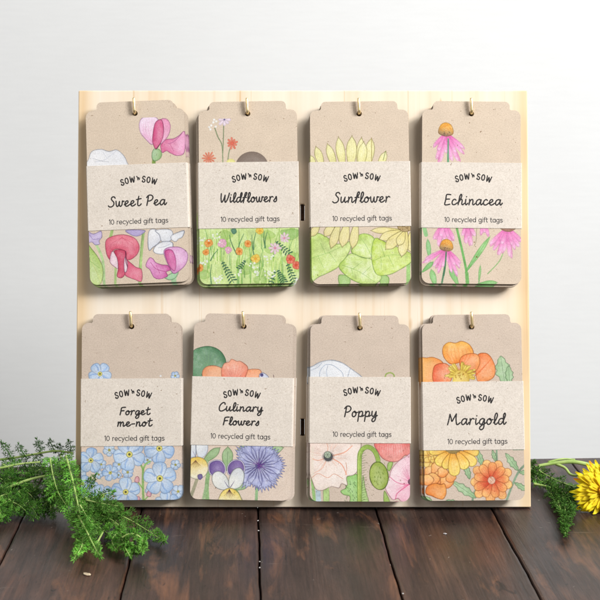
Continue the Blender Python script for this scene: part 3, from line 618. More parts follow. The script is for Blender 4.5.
    for k in range(40):
        a = -math.pi * random.uniform(-.1, 1.1); r = random.uniform(60, 88)
        A.petal((242 + 20 * math.cos(a), 352 + 15 * math.sin(a)), (242 + r * math.cos(a), 352 + r * .95 * math.sin(a)), 13, (230, 196, 70), (250, 226, 108), ol=(196, 140, 60), ow=.25, blunt=True)
    A.fill([(200, 366), (212, 335), (245, 322), (276, 338), (290, 368), (276, 395), (206, 395)], (246, 218, 104), (226, 186, 82), tex=.5)
    for k in range(24): A.dot(245 + random.gauss(0, 22), 350 + random.gauss(0, 12), 4, random.choice([(250, 228, 120), (186, 140, 55)]), al=.8)

ARTS = [art1, art2, art3, art4, art5, art6, art7, art8]

# ------------------------------------------------------------------ tag mesh
U = .000597     # metres per design unit
def arc(cx, cy, r, a0, a1, n=5):
    return [(cx + r * math.cos(R_(a)), cy + r * math.sin(R_(a))) for a in np.linspace(a0, a1, n)]
def half_outline():                      # right half, y down, from top centre to bottom centre
    P = [(33.5, 0)] + arc(33.5, 4.6, 4.6, -90, 0)[1:] + [(38.1, 7.2)] + [(39.2, 8.6)]
    P += arc(42.6, 15.0, 6.4, -80, 0) + [(49, 60), (49, 120)] + arc(41.5, 174.7, 7.5, 0, 90, 7)
    return P
HO = half_outline(); OUT = HO + [(-x, y) for x, y in HO[::-1]]
def ext(y):                              # half width of the tag at height y
    ys = [p[1] for p in HO]; xs = [p[0] for p in HO]
    return float(np.interp(y, ys, xs))
HOLE = (0, 12.3, 2.75)
def tag_mesh(name, art, step, th=.00033, full=False):
    """card with hole, outline and sides; the print lives in per-vertex ink on fine grids that ARE its front face"""
    V, F, C = [], [], []
    def samp(x, y):
        i = min(max(int(round(y * RES)), 0), AH - 1); j = min(max(int(round((x + HW) * RES)), 0), AW - 1); return art[i, j]
    # horizontal rows: solid body built as front grid + back + sides. region with hole: fan between hole ring and frame rectangle
    top, bot = 8.6, 17.0
    def v(x, y, z, c): V.append((x * U, -y * U, z)); C.append(c); return len(V) - 1
    def grid(y0, y1, dy, nx, exact=None):
        ys = [y0 + (y1 - y0) * k / max(1, round((y1 - y0) / dy)) for k in range(max(1, round((y1 - y0) / dy)) + 1)]
        if exact: ys = sorted(set([round(q, 4) for q in ys] + [round(q, 4) for q in exact if y0 < q < y1]))
        rows = []
        for y in ys:
            e = ext(y); rows.append([v(-e + 2 * e * k / nx, y, 0, samp(-e + 2 * e * k / nx, y)) for k in range(nx + 1)])
        for a, b in zip(rows, rows[1:]):
            for k in range(nx): F.append((a[k], b[k], b[k + 1], a[k + 1]))
        return rows
    hoy = [p[1] for p in HO]
    grid(0, top, 2, 12, hoy)
    # hole zone: ring to rectangle (left/right edges follow outline by extra strips)
    cx, cy, r = HOLE; a = 6.0
    ring = [v(cx + r * math.cos(t), cy + r * math.sin(t), 0, samp(0, 12)) for t in np.linspace(0, 2 * math.pi, 24, endpoint=False)]
    sq = []
    for t in np.linspace(0, 2 * math.pi, 24, endpoint=False):
        c, s_ = math.cos(t), math.sin(t); m = max(abs(c) / a, abs(s_) / (cy - top if s_ < 0 else bot - cy)); sq.append(v(cx + c / m, cy + s_ / m, 0, samp(cx + c / m, cy + s_ / m)))
    for k in range(24): q = (k + 1) % 24; F.append((ring[k], ring[q], sq[q], sq[k])[::-1])
    # corners of the rectangle not hit by rays: add triangles
    for sx in (-1, 1):
        for yy in (top, bot):
            cor = v(sx * a, yy, 0, samp(sx * a, yy))
            best = sorted(range(24), key=lambda k: (V[sq[k]][0] / U - sx * a) ** 2 + (-V[sq[k]][1] / U - yy) ** 2)[:2]
            F.append((cor, sq[best[0]], sq[best[1]]))
    for sx in (-1, 1):
        ys = sorted(set([top, bot] + [round(q, 4) for q in hoy if top < q < bot])); rows = []
        for y in ys: rows.append([v(sx * a, y, 0, samp(sx * a, y)), v(sx * ext(y), y, 0, samp(sx * ext(y), y))])
        for p, q in zip(rows, rows[1:]):
            f = (p[0], q[0], q[1], p[1]); F.append(f if sx > 0 else f[::-1])
    if full:
        d = 1. / step; nx = int(98 * step)
        grid(bot, 68, d, nx, hoy); grid(68, 119, 6, 8); grid(119, 182.2, d, nx, [q for q in hoy if q > 150])
    else:
        grid(bot, 68, 1.2, 60, hoy); grid(68, 119, 6, 8); grid(119, 182.2, 1., 80, [q for q in hoy if q > 150])
    # sides and back
    n = len(OUT)
    f0 = [v(x, y, 0, samp(x * .97, min(y, 181)) * .62) for x, y in OUT]; b0 = [v(x, y, -th, samp(x * .97, min(y, 181)) * .45) for x, y in OUT]  # edge walls darker than the print: shade put into their colour
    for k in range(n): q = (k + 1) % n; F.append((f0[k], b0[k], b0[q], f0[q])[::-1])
    rb = [v(cx + r * math.cos(t), cy + r * math.sin(t), -th, samp(0, 12)) for t in np.linspace(0, 2 * math.pi, 24, endpoint=False)]
    for k in range(24): q = (k + 1) % 24; F.append((ring[k], rb[k], rb[q], ring[q]))
    # back face around the hole, in two halves
    R0 = [b0[k] for k in range(n)]
    half = len(HO); right = R0[:half]; left = R0[half:]
    kb = v(0, 0, -th, samp(0, 3)); kd = v(0, 182.2, -th, samp(0, 181))
    rr = [rb[k] for k in list(range(18, 24)) + list(range(0, 7))]; rl = [rb[k] for k in range(6, 19)]
    F.append([kb] + right + [kd] + rr[::-1]); F.append([kd] + left + [kb] + rl[::-1])
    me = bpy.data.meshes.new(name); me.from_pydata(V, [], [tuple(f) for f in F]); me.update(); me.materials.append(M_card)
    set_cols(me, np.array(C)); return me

# ------------------------------------------------------------------ lettering (single stroke hands)
CA = lambda cx, cy, r, a0, a1, ry=None: [(cx + r * math.cos(R_(a)), cy + (ry or r) * math.sin(R_(a))) for a in np.linspace(a0, a1, 9)]
GEO = {  # rounded sans, x-height 1, cap 1.42
 '1': (.42, [[(0.0, 1.22), (.25, 1.42), (.25, 0)]]), '0': (1.05, [CA(.48, .71, .42, 0, 360, .70)]),
 'r': (.58, [[(.1, .98), (.1, 0)], [(.1, .55), (.18, .85), (.38, .97), (.52, .93)]]),
 'e': (1.02, [[(.1, .5), (.86, .5), (.78, .82), (.5, .98), (.2, .84), (.08, .5), (.2, .15), (.5, .01), (.8, .14)]]),
 'c': (.92, [CA(.52, .49, .45, 50, 310, .49)]), 'y': (.88, [[(.02, .98), (.42, .06)], [(.8, .98), (.42, .06), (.26, -.36), (.08, -.42)]]),
 'l': (.36, [[(.14, 1.5), (.14, 0)]]), 'd': (1.05, [CA(.46, .49, .4, 0, 360, .48), [(.87, 1.5), (.87, 0)]]),
 'g': (1.05, [CA(.46, .49, .4, 0, 360, .48), [(.87, .98), (.87, -.1), (.75, -.38), (.45, -.46), (.15, -.36)]]),
 'i': (.36, [[(.14, .98), (.14, 0)], [(.14, 1.34), (.14, 1.36)]]), 'f': (.56, [[(.18, 0), (.18, 1.15), (.28, 1.43), (.5, 1.48)], [(0, .95), (.48, .95)]]),
 't': (.62, [[(.2, 1.35), (.2, .25), (.3, .04), (.52, .03)], [(0, .95), (.5, .95)]]), 'a': (1.05, [CA(.46, .49, .4, 0, 360, .48), [(.87, .98), (.87, 0)]]),
 's': (.82, [[(.68, .86), (.4, .98), (.14, .85), (.16, .6), (.42, .5), (.68, .38), (.68, .12), (.4, 0), (.08, .12)]]), ' ': (.52, [])}
SCR = {
 'S': (1.12, [[(1.05, 1.55), (.85, 1.8), (.5, 1.75), (.38, 1.4), (.58, 1.1), (.82, .8), (.82, .35), (.5, .02), (.1, .0), (-.12, .2)]]),
 'w': (1.42, [[(0, 1.0), (.05, .4), (.22, .02), (.45, .2), (.6, .95)], [(.6, .95), (.62, .3), (.8, .02), (1.05, .3), (1.12, .98), (1.25, .92), (1.42, .95)]]),
 'e': (.92, [[(-.05, .3), (.3, .45), (.6, .75), (.48, .99), (.2, .88), (.07, .45), (.25, .04), (.6, .08), (.92, .35)]]),
 't': (.86, [[(.42, 1.75), (.3, .9), (.28, .25), (.45, .02), (.72, .12), (.9, .35)], [(.02, 1.15), (.4, 1.22), (.85, 1.32)]]),
 'P': (1.25, [[(.32, 1.7), (.22, .9), (.08, 0)], [(.0, 1.45), (.35, 1.85), (.85, 1.85), (1.12, 1.5), (.95, 1.05), (.55, .82), (.25, .85)]]),
 'a': (1.12, [[(.82, .82), (.55, 1.0), (.2, .8), (.05, .4), (.18, .04), (.45, .1), (.75, .55), (.86, .95)], [(.86, .95), (.78, .4), (.88, .04), (1.02, .1), (1.2, .38)]]),
 'W': (1.75, [[(.1, 1.7), (.1, .8), (.25, .05), (.6, .5), (.88, 1.4)], [(.88, 1.4), (.85, .5), (1.0, .03), (1.35, .55), (1.6, 1.3), (1.7, 1.8)]]),
 'i': (.5, [[(.12, 1.0), (.08, .35), (.2, .02), (.5, .3)], [(.2, 1.42), (.22, 1.46)]]),
 'l': (.62, [[(0, .25), (.35, .8), (.55, 1.5), (.42, 1.85), (.22, 1.6), (.14, .8), (.2, .12), (.4, .02), (.66, .3)]]),
 'd': (1.15, [[(.75, .85), (.5, .98), (.18, .8), (.05, .38), (.18, .03), (.48, .12), (.8, .7), (1.05, 1.5), (.95, 1.85), (.78, 1.5), (.78, .6), (.86, .06), (1.02, .06), (1.22, .35)]]),
 'f': (.78, [[(0, .3), (.35, .9), (.72, 1.6), (.62, 1.88), (.4, 1.6), (.25, .6), (.12, -.1)], [(.0, .85), (.3, .95), (.7, .9)]]),
 'o': (.98, [[(.5, .98), (.18, .8), (.05, .4), (.2, .04), (.5, .08), (.72, .45), (.62, .88), (.4, .98), (.6, .72), (.98, .8)]]),
 'r': (.82, [[(.12, 1.0), (.16, .5), (.08, 0)], [(.14, .5), (.3, .85), (.55, 1.02), (.75, .9)]]),
 's': (.75, [[(-.05, .2), (.3, .7), (.45, 1.02), (.52, .6), (.5, .2), (.25, 0), (.02, .12)]]),
 'u': (1.12, [[(.1, 1.0), (.06, .4), (.2, .03), (.5, .25), (.75, .98)], [(.75, .98), (.7, .35), (.84, .03), (1.15, .3)]]),
 'n': (1.12, [[(.14, 1.0), (.16, .5), (.08, 0)], [(.12, .4), (.35, .85), (.6, .98), (.72, .7), (.7, .2), (.85, .02), (1.15, .3)]]),
 'E': (1.15, [[(1.02, 1.78), (.6, 1.82), (.3, 1.72), (.22, .9), (.1, .06), (.5, -.02), (.95, .1)], [(.22, .95), (.55, 1.0), (.85, 1.0)]]),
 'c': (.88, [[(.68, .82), (.48, .99), (.18, .8), (.05, .4), (.2, .04), (.55, .06), (.9, .35)]]),
 'h': (1.12, [[(0, .3), (.4, .95), (.62, 1.55), (.5, 1.88), (.3, 1.5), (.2, .8), (.1, 0)], [(.12, .35), (.4, .85), (.65, .98), (.74, .7), (.7, .2), (.86, .02), (1.15, .3)]]),
 'F': (1.1, [[(1.1, 1.8), (.7, 1.78), (.3, 1.62), (.2, .8), (.08, 0)], [(.2, .88), (.5, .98), (.85, 1.0)]]),
 'g': (1.05, [[(.8, .82), (.55, .99), (.2, .8), (.06, .42), (.2, .08), (.5, .15), (.82, .9)], [(.82, .9), (.8, .1), (.7, -.6), (.35, -.85), (.12, -.6), (.35, -.2), (1.1, .3)]]),
 'm': (1.6, [[(.14, 1.0), (.16, .5), (.08, 0)], [(.12, .4), (.35, .85), (.55, .98), (.62, .6), (.6, 0)], [(.6, .4), (.82, .85), (1.05, .98), (1.16, .6), (1.14, .15), (1.3, .02), (1.6, .3)]]),
 '-': (.8, [[(.1, .5), (.65, .56)]]),
 'C': (1.25, [[(1.1, 1.45), (1.0, 1.78), (.65, 1.8), (.22, 1.3), (.06, .65), (.2, .08), (.6, .0), (1.05, .25), (1.3, .5)]]),
 'y': (1.1, [[(.1, 1.0), (.06, .45), (.25, .08), (.55, .3), (.8, .98)], [(.8, .98), (.78, .1), (.66, -.6), (.32, -.85), (.12, -.6), (.35, -.2), (1.05, .25)]]),
 'p': (1.1, [[(.14, 1.0), (.12, .2), (.02, -.8)], [(.12, .5), (.4, .92), (.7, .95), (.82, .55), (.6, .1), (.28, .08)], [(.6, .1), (.85, .12), (1.1, .3)]]),
 'M': (2.1, [[(.12, .0), (.3, .9), (.42, 1.75)], [(.42, 1.75), (.62, 1.1), (.75, .55), (1.05, 1.1), (1.4, 1.8)], [(1.4, 1.8), (1.38, .9), (1.5, .12), (1.7, .05), (2.05, .35)]]),
 ' ': (.75, [])}
CAPS = {'S': (.80, [[(.66, .84), (.4, 1.0), (.14, .82), (.2, .58), (.5, .46), (.66, .24), (.42, .0), (.08, .1), (.14, .26)]]),
        'O': (.92, [CA(.42, .5, .32, 0, 360, .47)]), 'W': (1.2, [[(.06, 1.02), (.22, .04), (.5, .82), (.76, .0), (1.02, 1.0)]])}
def layout(text, font, track=0.):
    x = 0; out = []
    for ch in text:
        adv, st = font[ch]
        for p in st: out.append([(x + a, b) for a, b in p])
        x += adv + track
    return out
def ribbon(strokes, r, name, mat, parent, z, sharp=False, taper=.25):
    V, F = [], []; zz = z
    for st in strokes:
        P = crom(st, 5, False) if len(st) > 2 and not sharp else np.array(st, float)
        if len(P) == 2: P = np.array([P[0] + (P[1] - P[0]) * t for t in (0, .5, 1)])
        n = len(P); zz += 1.2e-6; base = len(V)
        for i in range(n):
            t = P[min(i + 1, n - 1)] - P[max(i - 1, 0)]; L = np.hypot(*t) + 1e-9; nn = np.array((-t[1], t[0])) / L
            w_ = r * (1 + taper * math.sin(i * .9 + len(V)) * .35 - taper * (.35 if i in (0, n - 1) else 0))
            V += [((P[i][0] + nn[0] * w_) * U, -(P[i][1] + nn[1] * w_) * U, zz + 1e-9 * i), ((P[i][0] - nn[0] * w_) * U, -(P[i][1] - nn[1] * w_) * U, zz)]
        for i in range(n - 1): a = base + 2 * i; F.append((a, a + 2, a + 3, a + 1))
        for e, sg in ((0, -1), (n - 1, 1)):
            t = P[min(e + 1, n - 1)] - P[max(e - 1, 0)]; a0 = math.atan2(t[1], t[0]) * 1.; b = len(V); w_ = r * (1 - .35 * taper)
            for k in range(7):
                a = a0 + sg * 0 + (math.pi if sg < 0 else 0) - math.pi / 2 + math.pi * k / 6
                V.append(((P[e][0] + math.cos(a) * w_) * U, -(P[e][1] + math.sin(a) * w_) * U, zz + 4e-7))
            F.append(tuple(range(b, b + 7)))
    return mesh_obj(name, V, F, mat, parent)
def write(text, font, x0, x1, base, r, name, mat, parent, z, vs=1., track=0., slant=0., grow=1.):
    """x0..x1 extents and baseline in tag units (y down)"""
    st = layout(text, font, track); xs = [p[0] for s_ in st for p in s_]; a, b = min(xs), max(xs); k = (x1 - x0) / (b - a)
    st = [[(x0 + (p[0] + slant * p[1] - a) * k, base - p[1] * k * vs) for p in s_] for s_ in st]
    return st
def brand(cx, cy):
    """arched maker's mark: two three-letter words with a small 'n between"""
    out = []; lets = [('S', -16.0), ('O', -11.4), ('W', -5.6), ('S', 5.6), ('O', 10.4), ('W', 16.2)]; RR = 62.
    for ch, x in lets:
        adv, st = CAPS[ch]; h = 5.9; th = x / RR; ox = RR * math.sin(th); oy = RR * (1 - math.cos(th))
        for p in st:
            q = []
            for a, b in p:
                u = (a - adv / 2 + .04) * h * .78; v_ = (b - .5) * h; q.append((cx + ox + u * math.cos(th) + v_ * math.sin(th), cy + oy * 1.35 + u * math.sin(th) - v_ * math.cos(th)))
            out.append(q)
    c = (cx + .3, cy - .6)
    out.append([(c[0] - 1.6, c[1] - 2.2), (c[0] - 1.1, c[1] - 1.2)])
    out.append([(c[0] - .7, c[1] - .9), (c[0] - .5, c[1] + 1.5)]); out.append([(c[0] - .6, c[1] + .2), (c[0] + .3, c[1] - .7), (c[0] + .8, c[1] - .2), (c[0] + .9, c[1] + 1.2)])
    return out

# ------------------------------------------------------------------ board
LEAN = 14.091; TH_ = R_(90 - LEAN); BM = Matrix.Rotation(TH_, 4, 'X')
board = empty('display_board', BM)
tag(board, 'pale pine display board with eight small brass hooks, leaning back on the dark table', 'display board')
def slab(name, xs, ys, skip, z0, z1, mat, parent, bev=.0005):
    bm = bmesh.new(); vt = {}
    def gv(i, j, k):
        if (i, j, k) not in vt: vt[(i, j, k)] = bm.verts.new((xs[i], ys[j], (z0, z1)[k]))
        return vt[(i, j, k)]
    cells = {(i, j) for i in range(len(xs) - 1) for j in range(len(ys) - 1)} - set(skip)
    for i, j in cells:
        bm.faces.new([gv(i, j, 1), gv(i + 1, j, 1), gv(i + 1, j + 1, 1), gv(i, j + 1, 1)]); bm.faces.new([gv(i, j, 0), gv(i, j + 1, 0), gv(i + 1, j + 1, 0), gv(i + 1, j, 0)])
        for di, dj, a, b in ((-1, 0, (i, j + 1), (i, j)), (1, 0, (i + 1, j), (i + 1, j + 1)), (0, -1, (i, j), (i + 1, j)), (0, 1, (i + 1, j + 1), (i, j + 1))):
            if (i + di, j + dj) not in cells: bm.faces.new([gv(*a, 0), gv(*b, 0), gv(*b, 1), gv(*a, 1)])
    bmesh.ops.recalc_face_normals(bm, faces=bm.faces)
    me = bpy.data.meshes.new(name); bm.to_mesh(me); bm.free(); me.materials.append(mat)
    o = bpy.data.objects.new(name, me); COL.objects.link(o); o.parent = parent
    if bev:
        b = o.modifiers.new('bevel', 'BEVEL'); b.width = bev; b.segments = 2; b.limit_method = 'ANGLE'
    return o
sx0, sx1 = -.00155, .00100
slab('panel', [-.135, sx0, sx1, .135], [.0010, .0431, .0533, .1714, .1815, .25], [(1, 1), (1, 3)], -.0070, 0, M_pine, board, .0006)
# easel fin behind the board with two tabs that fill the slots from the back
bm = bmesh.new()
def box(bm, x0, x1, y0, y1, z0, z1):
    vs = [bm.verts.new((x, y, z)) for x in (x0, x1) for y in (y0, y1) for z in (z0, z1)]
    for f in ((0, 1, 3, 2), (4, 6, 7, 5), (0, 4, 5, 1), (2, 3, 7, 6), (0, 2, 6, 4), (1, 5, 7, 3)): bm.faces.new([vs[i] for i in f])
box(bm, -.00140, .00085, .0436, .0520, -.0072, -.0028); box(bm, -.00140, .00085, .1722, .1808, -.0072, -.0028)
box(bm, -.00140, .00085, .0060, .2100, -.0190, -.0072)
bmesh.ops.recalc_face_normals(bm, faces=bm.faces)
me = bpy.data.meshes.new('support_fin'); bm.to_mesh(me); bm.free(); me.materials.append(M_burnt)
o = bpy.data.objects.new('support_fin', me); COL.objects.link(o); o.parent = board

for fx in (-.112, .112):
    bm = bmesh.new(); box(bm, fx - .005, fx + .005, .00075, .0016, -.0064, -.0030); bmesh.ops.recalc_face_normals(bm, faces=bm.faces)
    me = bpy.data.meshes.new('foot'); bm.to_mesh(me); bm.free(); me.materials.append(M_burnt)
    o = bpy.data.objects.new('foot', me); COL.objects.link(o); o.parent = board

def tube(path, rad, seg=10):
    V, F = [], []; n = len(path); pr = None
    for i, p in enumerate(path):
        p = Vector(p); t = (Vector(path[min(i + 1, n - 1)]) - Vector(path[max(i - 1, 0)])).normalized()
        a = (pr - t * pr.dot(t)).normalized() if pr else (t.orthogonal().normalized()); pr = a; b = t.cross(a)
        r = rad[i] if isinstance(rad, (list, tuple)) else rad
        for k in range(seg):
            an = 2 * math.pi * k / seg; V.append(p + (a * math.cos(an) + b * math.sin(an)) * r)
    for i in range(n - 1):
        for k in range(seg): q = (k + 1) % seg; F.append((i * seg + k, i * seg + q, (i + 1) * seg + q, (i + 1) * seg + k))
    F.append(tuple(range(seg))[::-1]); F.append(tuple((n - 1) * seg + k for k in range(seg)))
    return V, F

# ------------------------------------------------------------------ packs
PACKS = [
 dict(x=-100.21, y=241.98, a=2.17, dr=(1.7, -1.7), band=(63.6, 128.3), brand=78.5, cap=(122.8, -28.5, 29.5), t=[('Sweet Pea', -29, 28.8, 105.3)],
      label='stack of tags with pink and red sweet pea drawings, titled Sweet Pea'),
 dict(x=-33.02, y=241.8, a=.8, dr=(-1.6, -1.7), band=(61, 127), brand=75.3, cap=(120.3, -27.5, 30), t=[('Wildflowers', -27.5, 27.5, 101.2)],
      label='stack of tags with a green meadow of small flowers, titled Wildflowers'),
 dict(x=33.28, y=241.8, a=.59, dr=(-.7, -1.4), band=(60.6, 125.4), brand=74.5, cap=(119.6, -27.5, 30.5), t=[('Sunflower', -27.5, 29, 101.5)],
      label='stack of tags with pale yellow sunflower petals and lime leaves, titled Sunflower'),
 dict(x=100.18, y=241.8, a=-.56, dr=(-.7, -1.5), band=(61.5, 127), brand=75.3, cap=(121, -26.5, 30.5), t=[('Echinacea', -26.5, 30.5, 104)],
      label='stack of tags with drooping pink coneflowers, titled Echinacea'),
 dict(x=-101.21, y=115.27, a=.39, dr=(.35, -.3), band=(63.5, 129.7), brand=77.3, cap=(124.4, -26, 32.3), t=[('Forget', -11, 18.5, 99.2), ('me-not', -13.3, 20.5, 110.4)],
      label='stack of tags with pale blue forget-me-nots, titled Forget me-not'),
 dict(x=-34.84, y=115.27, a=-1.05, dr=(1.9, -.3), band=(62.2, 129.3), brand=77, cap=(122.6, -30, 28), t=[('Culinary', -22.5, 20.5, 95.8), ('Flowers', -18, 16.5, 109.4)],
      label='stack of tags with a purple viola and blue cornflower, titled Culinary Flowers'),
 dict(x=33.59, y=114.39, a=-.2, dr=(-1.7, -.3), band=(60.5, 125.4), brand=73.2, cap=(119, -26.5, 30.5), t=[('Poppy', -15.5, 17, 99.7)],
      label='stack of tags with peach and pink poppies and a green bud, titled Poppy'),
 dict(x=99.37, y=114.98, a=.52, dr=(-1.9, -.2), band=(66, 133), brand=81.5, cap=(127, -25.5, 32.5), t=[('Marigold', -25.5, 32, 108.3)],
      label='stack of tags with orange and yellow marigolds, titled Marigold')]
VS = {'Poppy': 1.0, 'Wildflowers': 1.04, 'Sunflower': .97, 'Marigold': .93, 'Sweet Pea': .97, 'Echinacea': .95}
GROUP = 'packs of gift tags hanging on the display board'
ZTOP = .0072; TILT = -1.2; PITCHZ = .00056
for i, pk in enumerate(PACKS):
    random.seed(100 + i)
    A = Art(KR if i < 4 else KR * np.array((.965, .965, .985))); ARTS[i](A); art = alb(np.clip(A.a, 0, 255))  # same paper throughout; the lower row's dimmer light is put into its kraft tone
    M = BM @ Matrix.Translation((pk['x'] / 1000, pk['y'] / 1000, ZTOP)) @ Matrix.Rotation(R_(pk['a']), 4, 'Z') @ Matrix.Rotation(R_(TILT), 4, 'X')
    pack = empty('gift_tag_pack', M)
    tag(pack, pk['label'], 'gift tags', GROUP)
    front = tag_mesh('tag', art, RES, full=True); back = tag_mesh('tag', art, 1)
    for k in range(10):
        o = bpy.data.objects.new('tag', front if k == 0 else back); COL.objects.link(o); o.parent = pack
        f = (0, .04, .10, .80, .86, .9, .94, .96, .98, 1.)[k]; j = 0 if k == 0 else (.12 if k < 3 else .26)
        dx = pk['dr'][0] * f + random.uniform(-j, j); dy = pk['dr'][1] * f + random.uniform(-j, j)
        o.location = (dx / 1000, dy / 1000, -PITCHZ * k); o.rotation_euler = (0, 0, R_(random.uniform(-.4, .4) if k else 0))
    # paper band: closed sleeve with rounded folds, following the lean of the stack
    y0, y1 = pk['band']; hw = 50.0 * U; zb = -PITCHZ * 9 - .0009; zf = .00028; dx = pk['dr'][0] / 1000; r = .0005; V, F = [], []
    prof = []
    for cx, cz, a0 in ((hw - r, zf - r, 90), (hw - r + dx, zb + r, 0), (-hw + r + dx, zb + r, -90), (-hw + r, zf - r, -180)):
        for k in range(5): a = R_(a0 - k * 22.5); prof.append((cx + r * math.cos(a), cz + r * math.sin(a)))
    n = len(prof); t_ = .00012
    cen = (dx / 2, (zf + zb) / 2)
    rows = [(-y0 * U, 0), (-y1 * U, 0), (-y1 * U, t_), (-y0 * U, t_)]
    for yy, ins in rows:
        for px_, pz_ in prof:
            qx = px_ - math.copysign(ins, px_ - cen[0]); qz = pz_ - math.copysign(ins, pz_ - cen[1]); V.append((qx, yy, qz))
    for a in range(4):
        b = (a + 1) % 4
        for k in range(n): q = (k + 1) % n; F.append((a * n + k, a * n + q, b * n + q, b * n + k)[::-1])
    band = mesh_obj('paper_band', V, F, M_band, pack)
    z = zf + .000012
    st = []
    for txt, a, b, base in pk['t']:
        st += write(txt, SCR, a, b, base, .62, '', None, None, z, vs=VS.get(txt, .86), slant=.06, track=.10)
    ribbon(st, .66, 'title_lettering', M_ink, band, z)
    ribbon(write('10 recycled gift tags', GEO, pk['cap'][1], pk['cap'][2], pk['cap'][0], .36, '', None, None, z, vs=1.0, track=.10), .34, 'caption_lettering', M_ink2, band, z, taper=0)
    ribbon(brand(1.3 if i != 5 else -1., pk['brand']), .60, 'maker_lettering', M_ink, band, z, taper=.5)
    # brass hook: shaft out of the board, through the holes, bent upward in front of the stack
    H = BM.inverted() @ M @ Vector((0, -12.0 * U, .0)); hx, hy = H.x, H.y; hz = H.z + .0022
    pth = [(hx, hy, -.004), (hx, hy, hz - .0018)] + [(hx, hy + .0016 * (1 - math.cos(a)), hz - .0018 + .0016 * math.sin(a)) for a in np.linspace(.3, math.pi / 2, 5)] + [(hx - .0002, hy + .0052, hz), (hx - .0004, hy + .0082, hz + .0001), (hx - .0004, hy + .0087, hz + .0001)]
    rad = [.00086] * (len(pth) - 1) + [.00060]
    V, F = tube(pth, rad, 12); hk = mesh_obj('brass_hook', V, F, M_brass, board, smooth=True)

# ------------------------------------------------------------------ table and wall
table = empty('plank_table', Matrix.Rotation(R_(2.6), 4, 'Z'))
tag(table, 'dark brown stained plank tabletop with worn glossy boards and narrow gaps', 'table')
seams = [-.1636, -.0957, -.0266, .0432, .1118, .1812]
edges = [-.1636 - .07 * k for k in range(8, 0, -1)] + seams + [.1812 + .07 * k for k in range(1, 9)]
Yb = .0815
for a, b in zip(edges, edges[1:]):
    bm = bmesh.new(); gp = .0004; n = 90
    # wavy worn edges
    yf = -.50; secs = [yf + (Yb - yf) * k / n for k in range(n + 1)]
    prev = None; sd = random.random() * 10
    wob = lambda e, y: (.00016 * math.sin(y * 90 + e * 700) + .00014 * math.sin(y * 310 + e * 331)) + .0001 * math.sin(y * 900 + e * 200)
    for y in secs:
        xa = a + gp + wob(a, y) * .8; xb = b - gp + wob(b, y) * .8; c = .0011
        pts = [(xa, -.026), (xa, -c), (xa + c * .35, -c * .3), (xa + c * 1.3, 0), (xb - c * 1.3, 0), (xb - c * .35, -c * .3), (xb, -c), (xb, -.026)]
        row = [bm.verts.new((p[0], y, p[1])) for p in pts]
        if prev:
            for k in range(8): q = (k + 1) % 8; bm.faces.new([prev[k], prev[q], row[q], row[k]])
        else: bm.faces.new(row[::-1])
        prev = row
    bm.faces.new(prev); bmesh.ops.recalc_face_normals(bm, faces=bm.faces)
    me = bpy.data.meshes.new('plank'); bm.to_mesh(me); bm.free(); me.materials.append(M_table)
    o = bpy.data.objects.new('plank', me); COL.objects.link(o); o.parent = table
bm = bmesh.new(); box(bm, edges[0] + .01, edges[-1] - .01, -.49, Yb - .012, -.045, -.0265); bmesh.ops.recalc_face_normals(bm, faces=bm.faces)
me = bpy.data.meshes.new('frame'); bm.to_mesh(me); bm.free(); me.materials.append(M_under); o = bpy.data.objects.new('frame', me); COL.objects.link(o); o.parent = table
V = [(-2, .37, -.7), (2, .37, -.7), (2, .37, 2), (-2, .37, 2), (-2, .5, -.7), (2, .5, -.7), (2, .5, 2), (-2, .5, 2)]
wl = mesh_obj('wall', V, [(0, 1, 2, 3), (5, 4, 7, 6), (3, 2, 6, 7), (1, 0, 4, 5), (0, 3, 7, 4), (2, 1, 5, 6)], M_wall); wl['kind'] = 'structure'

# ------------------------------------------------------------------ feathery sprigs
class MB:
    def __init__(s): s.V = []; s.F = []; s.C = []
    def needle(s, p, d, L, r, c):
        a = d.orthogonal().normalized(); b = d.cross(a); i = len(s.V); m = p + d * L * .5
        for k in range(3):
            an = k * 2.094; s.V.append(p + (a * math.cos(an) + b * math.sin(an)) * r * .6); s.C.append(c)
        for k in range(3):
            an = k * 2.094; s.V.append(m + (a * math.cos(an) + b * math.sin(an)) * r); s.C.append(c)
        s.V.append(p + d * L); s.C.append(c)
        for k in range(3):
            q = (k + 1) % 3; s.F.append((i + k, i + q, i + 3 + q, i + 3 + k)); s.F.append((i + 3 + k, i + 3 + q, i + 6))
    def tube(s, path, rad, c, seg=7):
        V, F = tube(path, rad, seg); i = len(s.V); s.V += V; s.F += [tuple(k + i for k in f) for f in F]; s.C += [c] * len(V)
    def build(s, name, mat, parent): return mesh_obj(name, s.V, s.F, mat, parent, True, cols=np.array(s.C))
def path3(P, n=8): return [Vector(q) for q in crom(np.array([tuple(p) for p in P]), n, False)]
def rv(): return Vector((random.gauss(0, 1), random.gauss(0, 1), random.gauss(0, 1))).normalized()
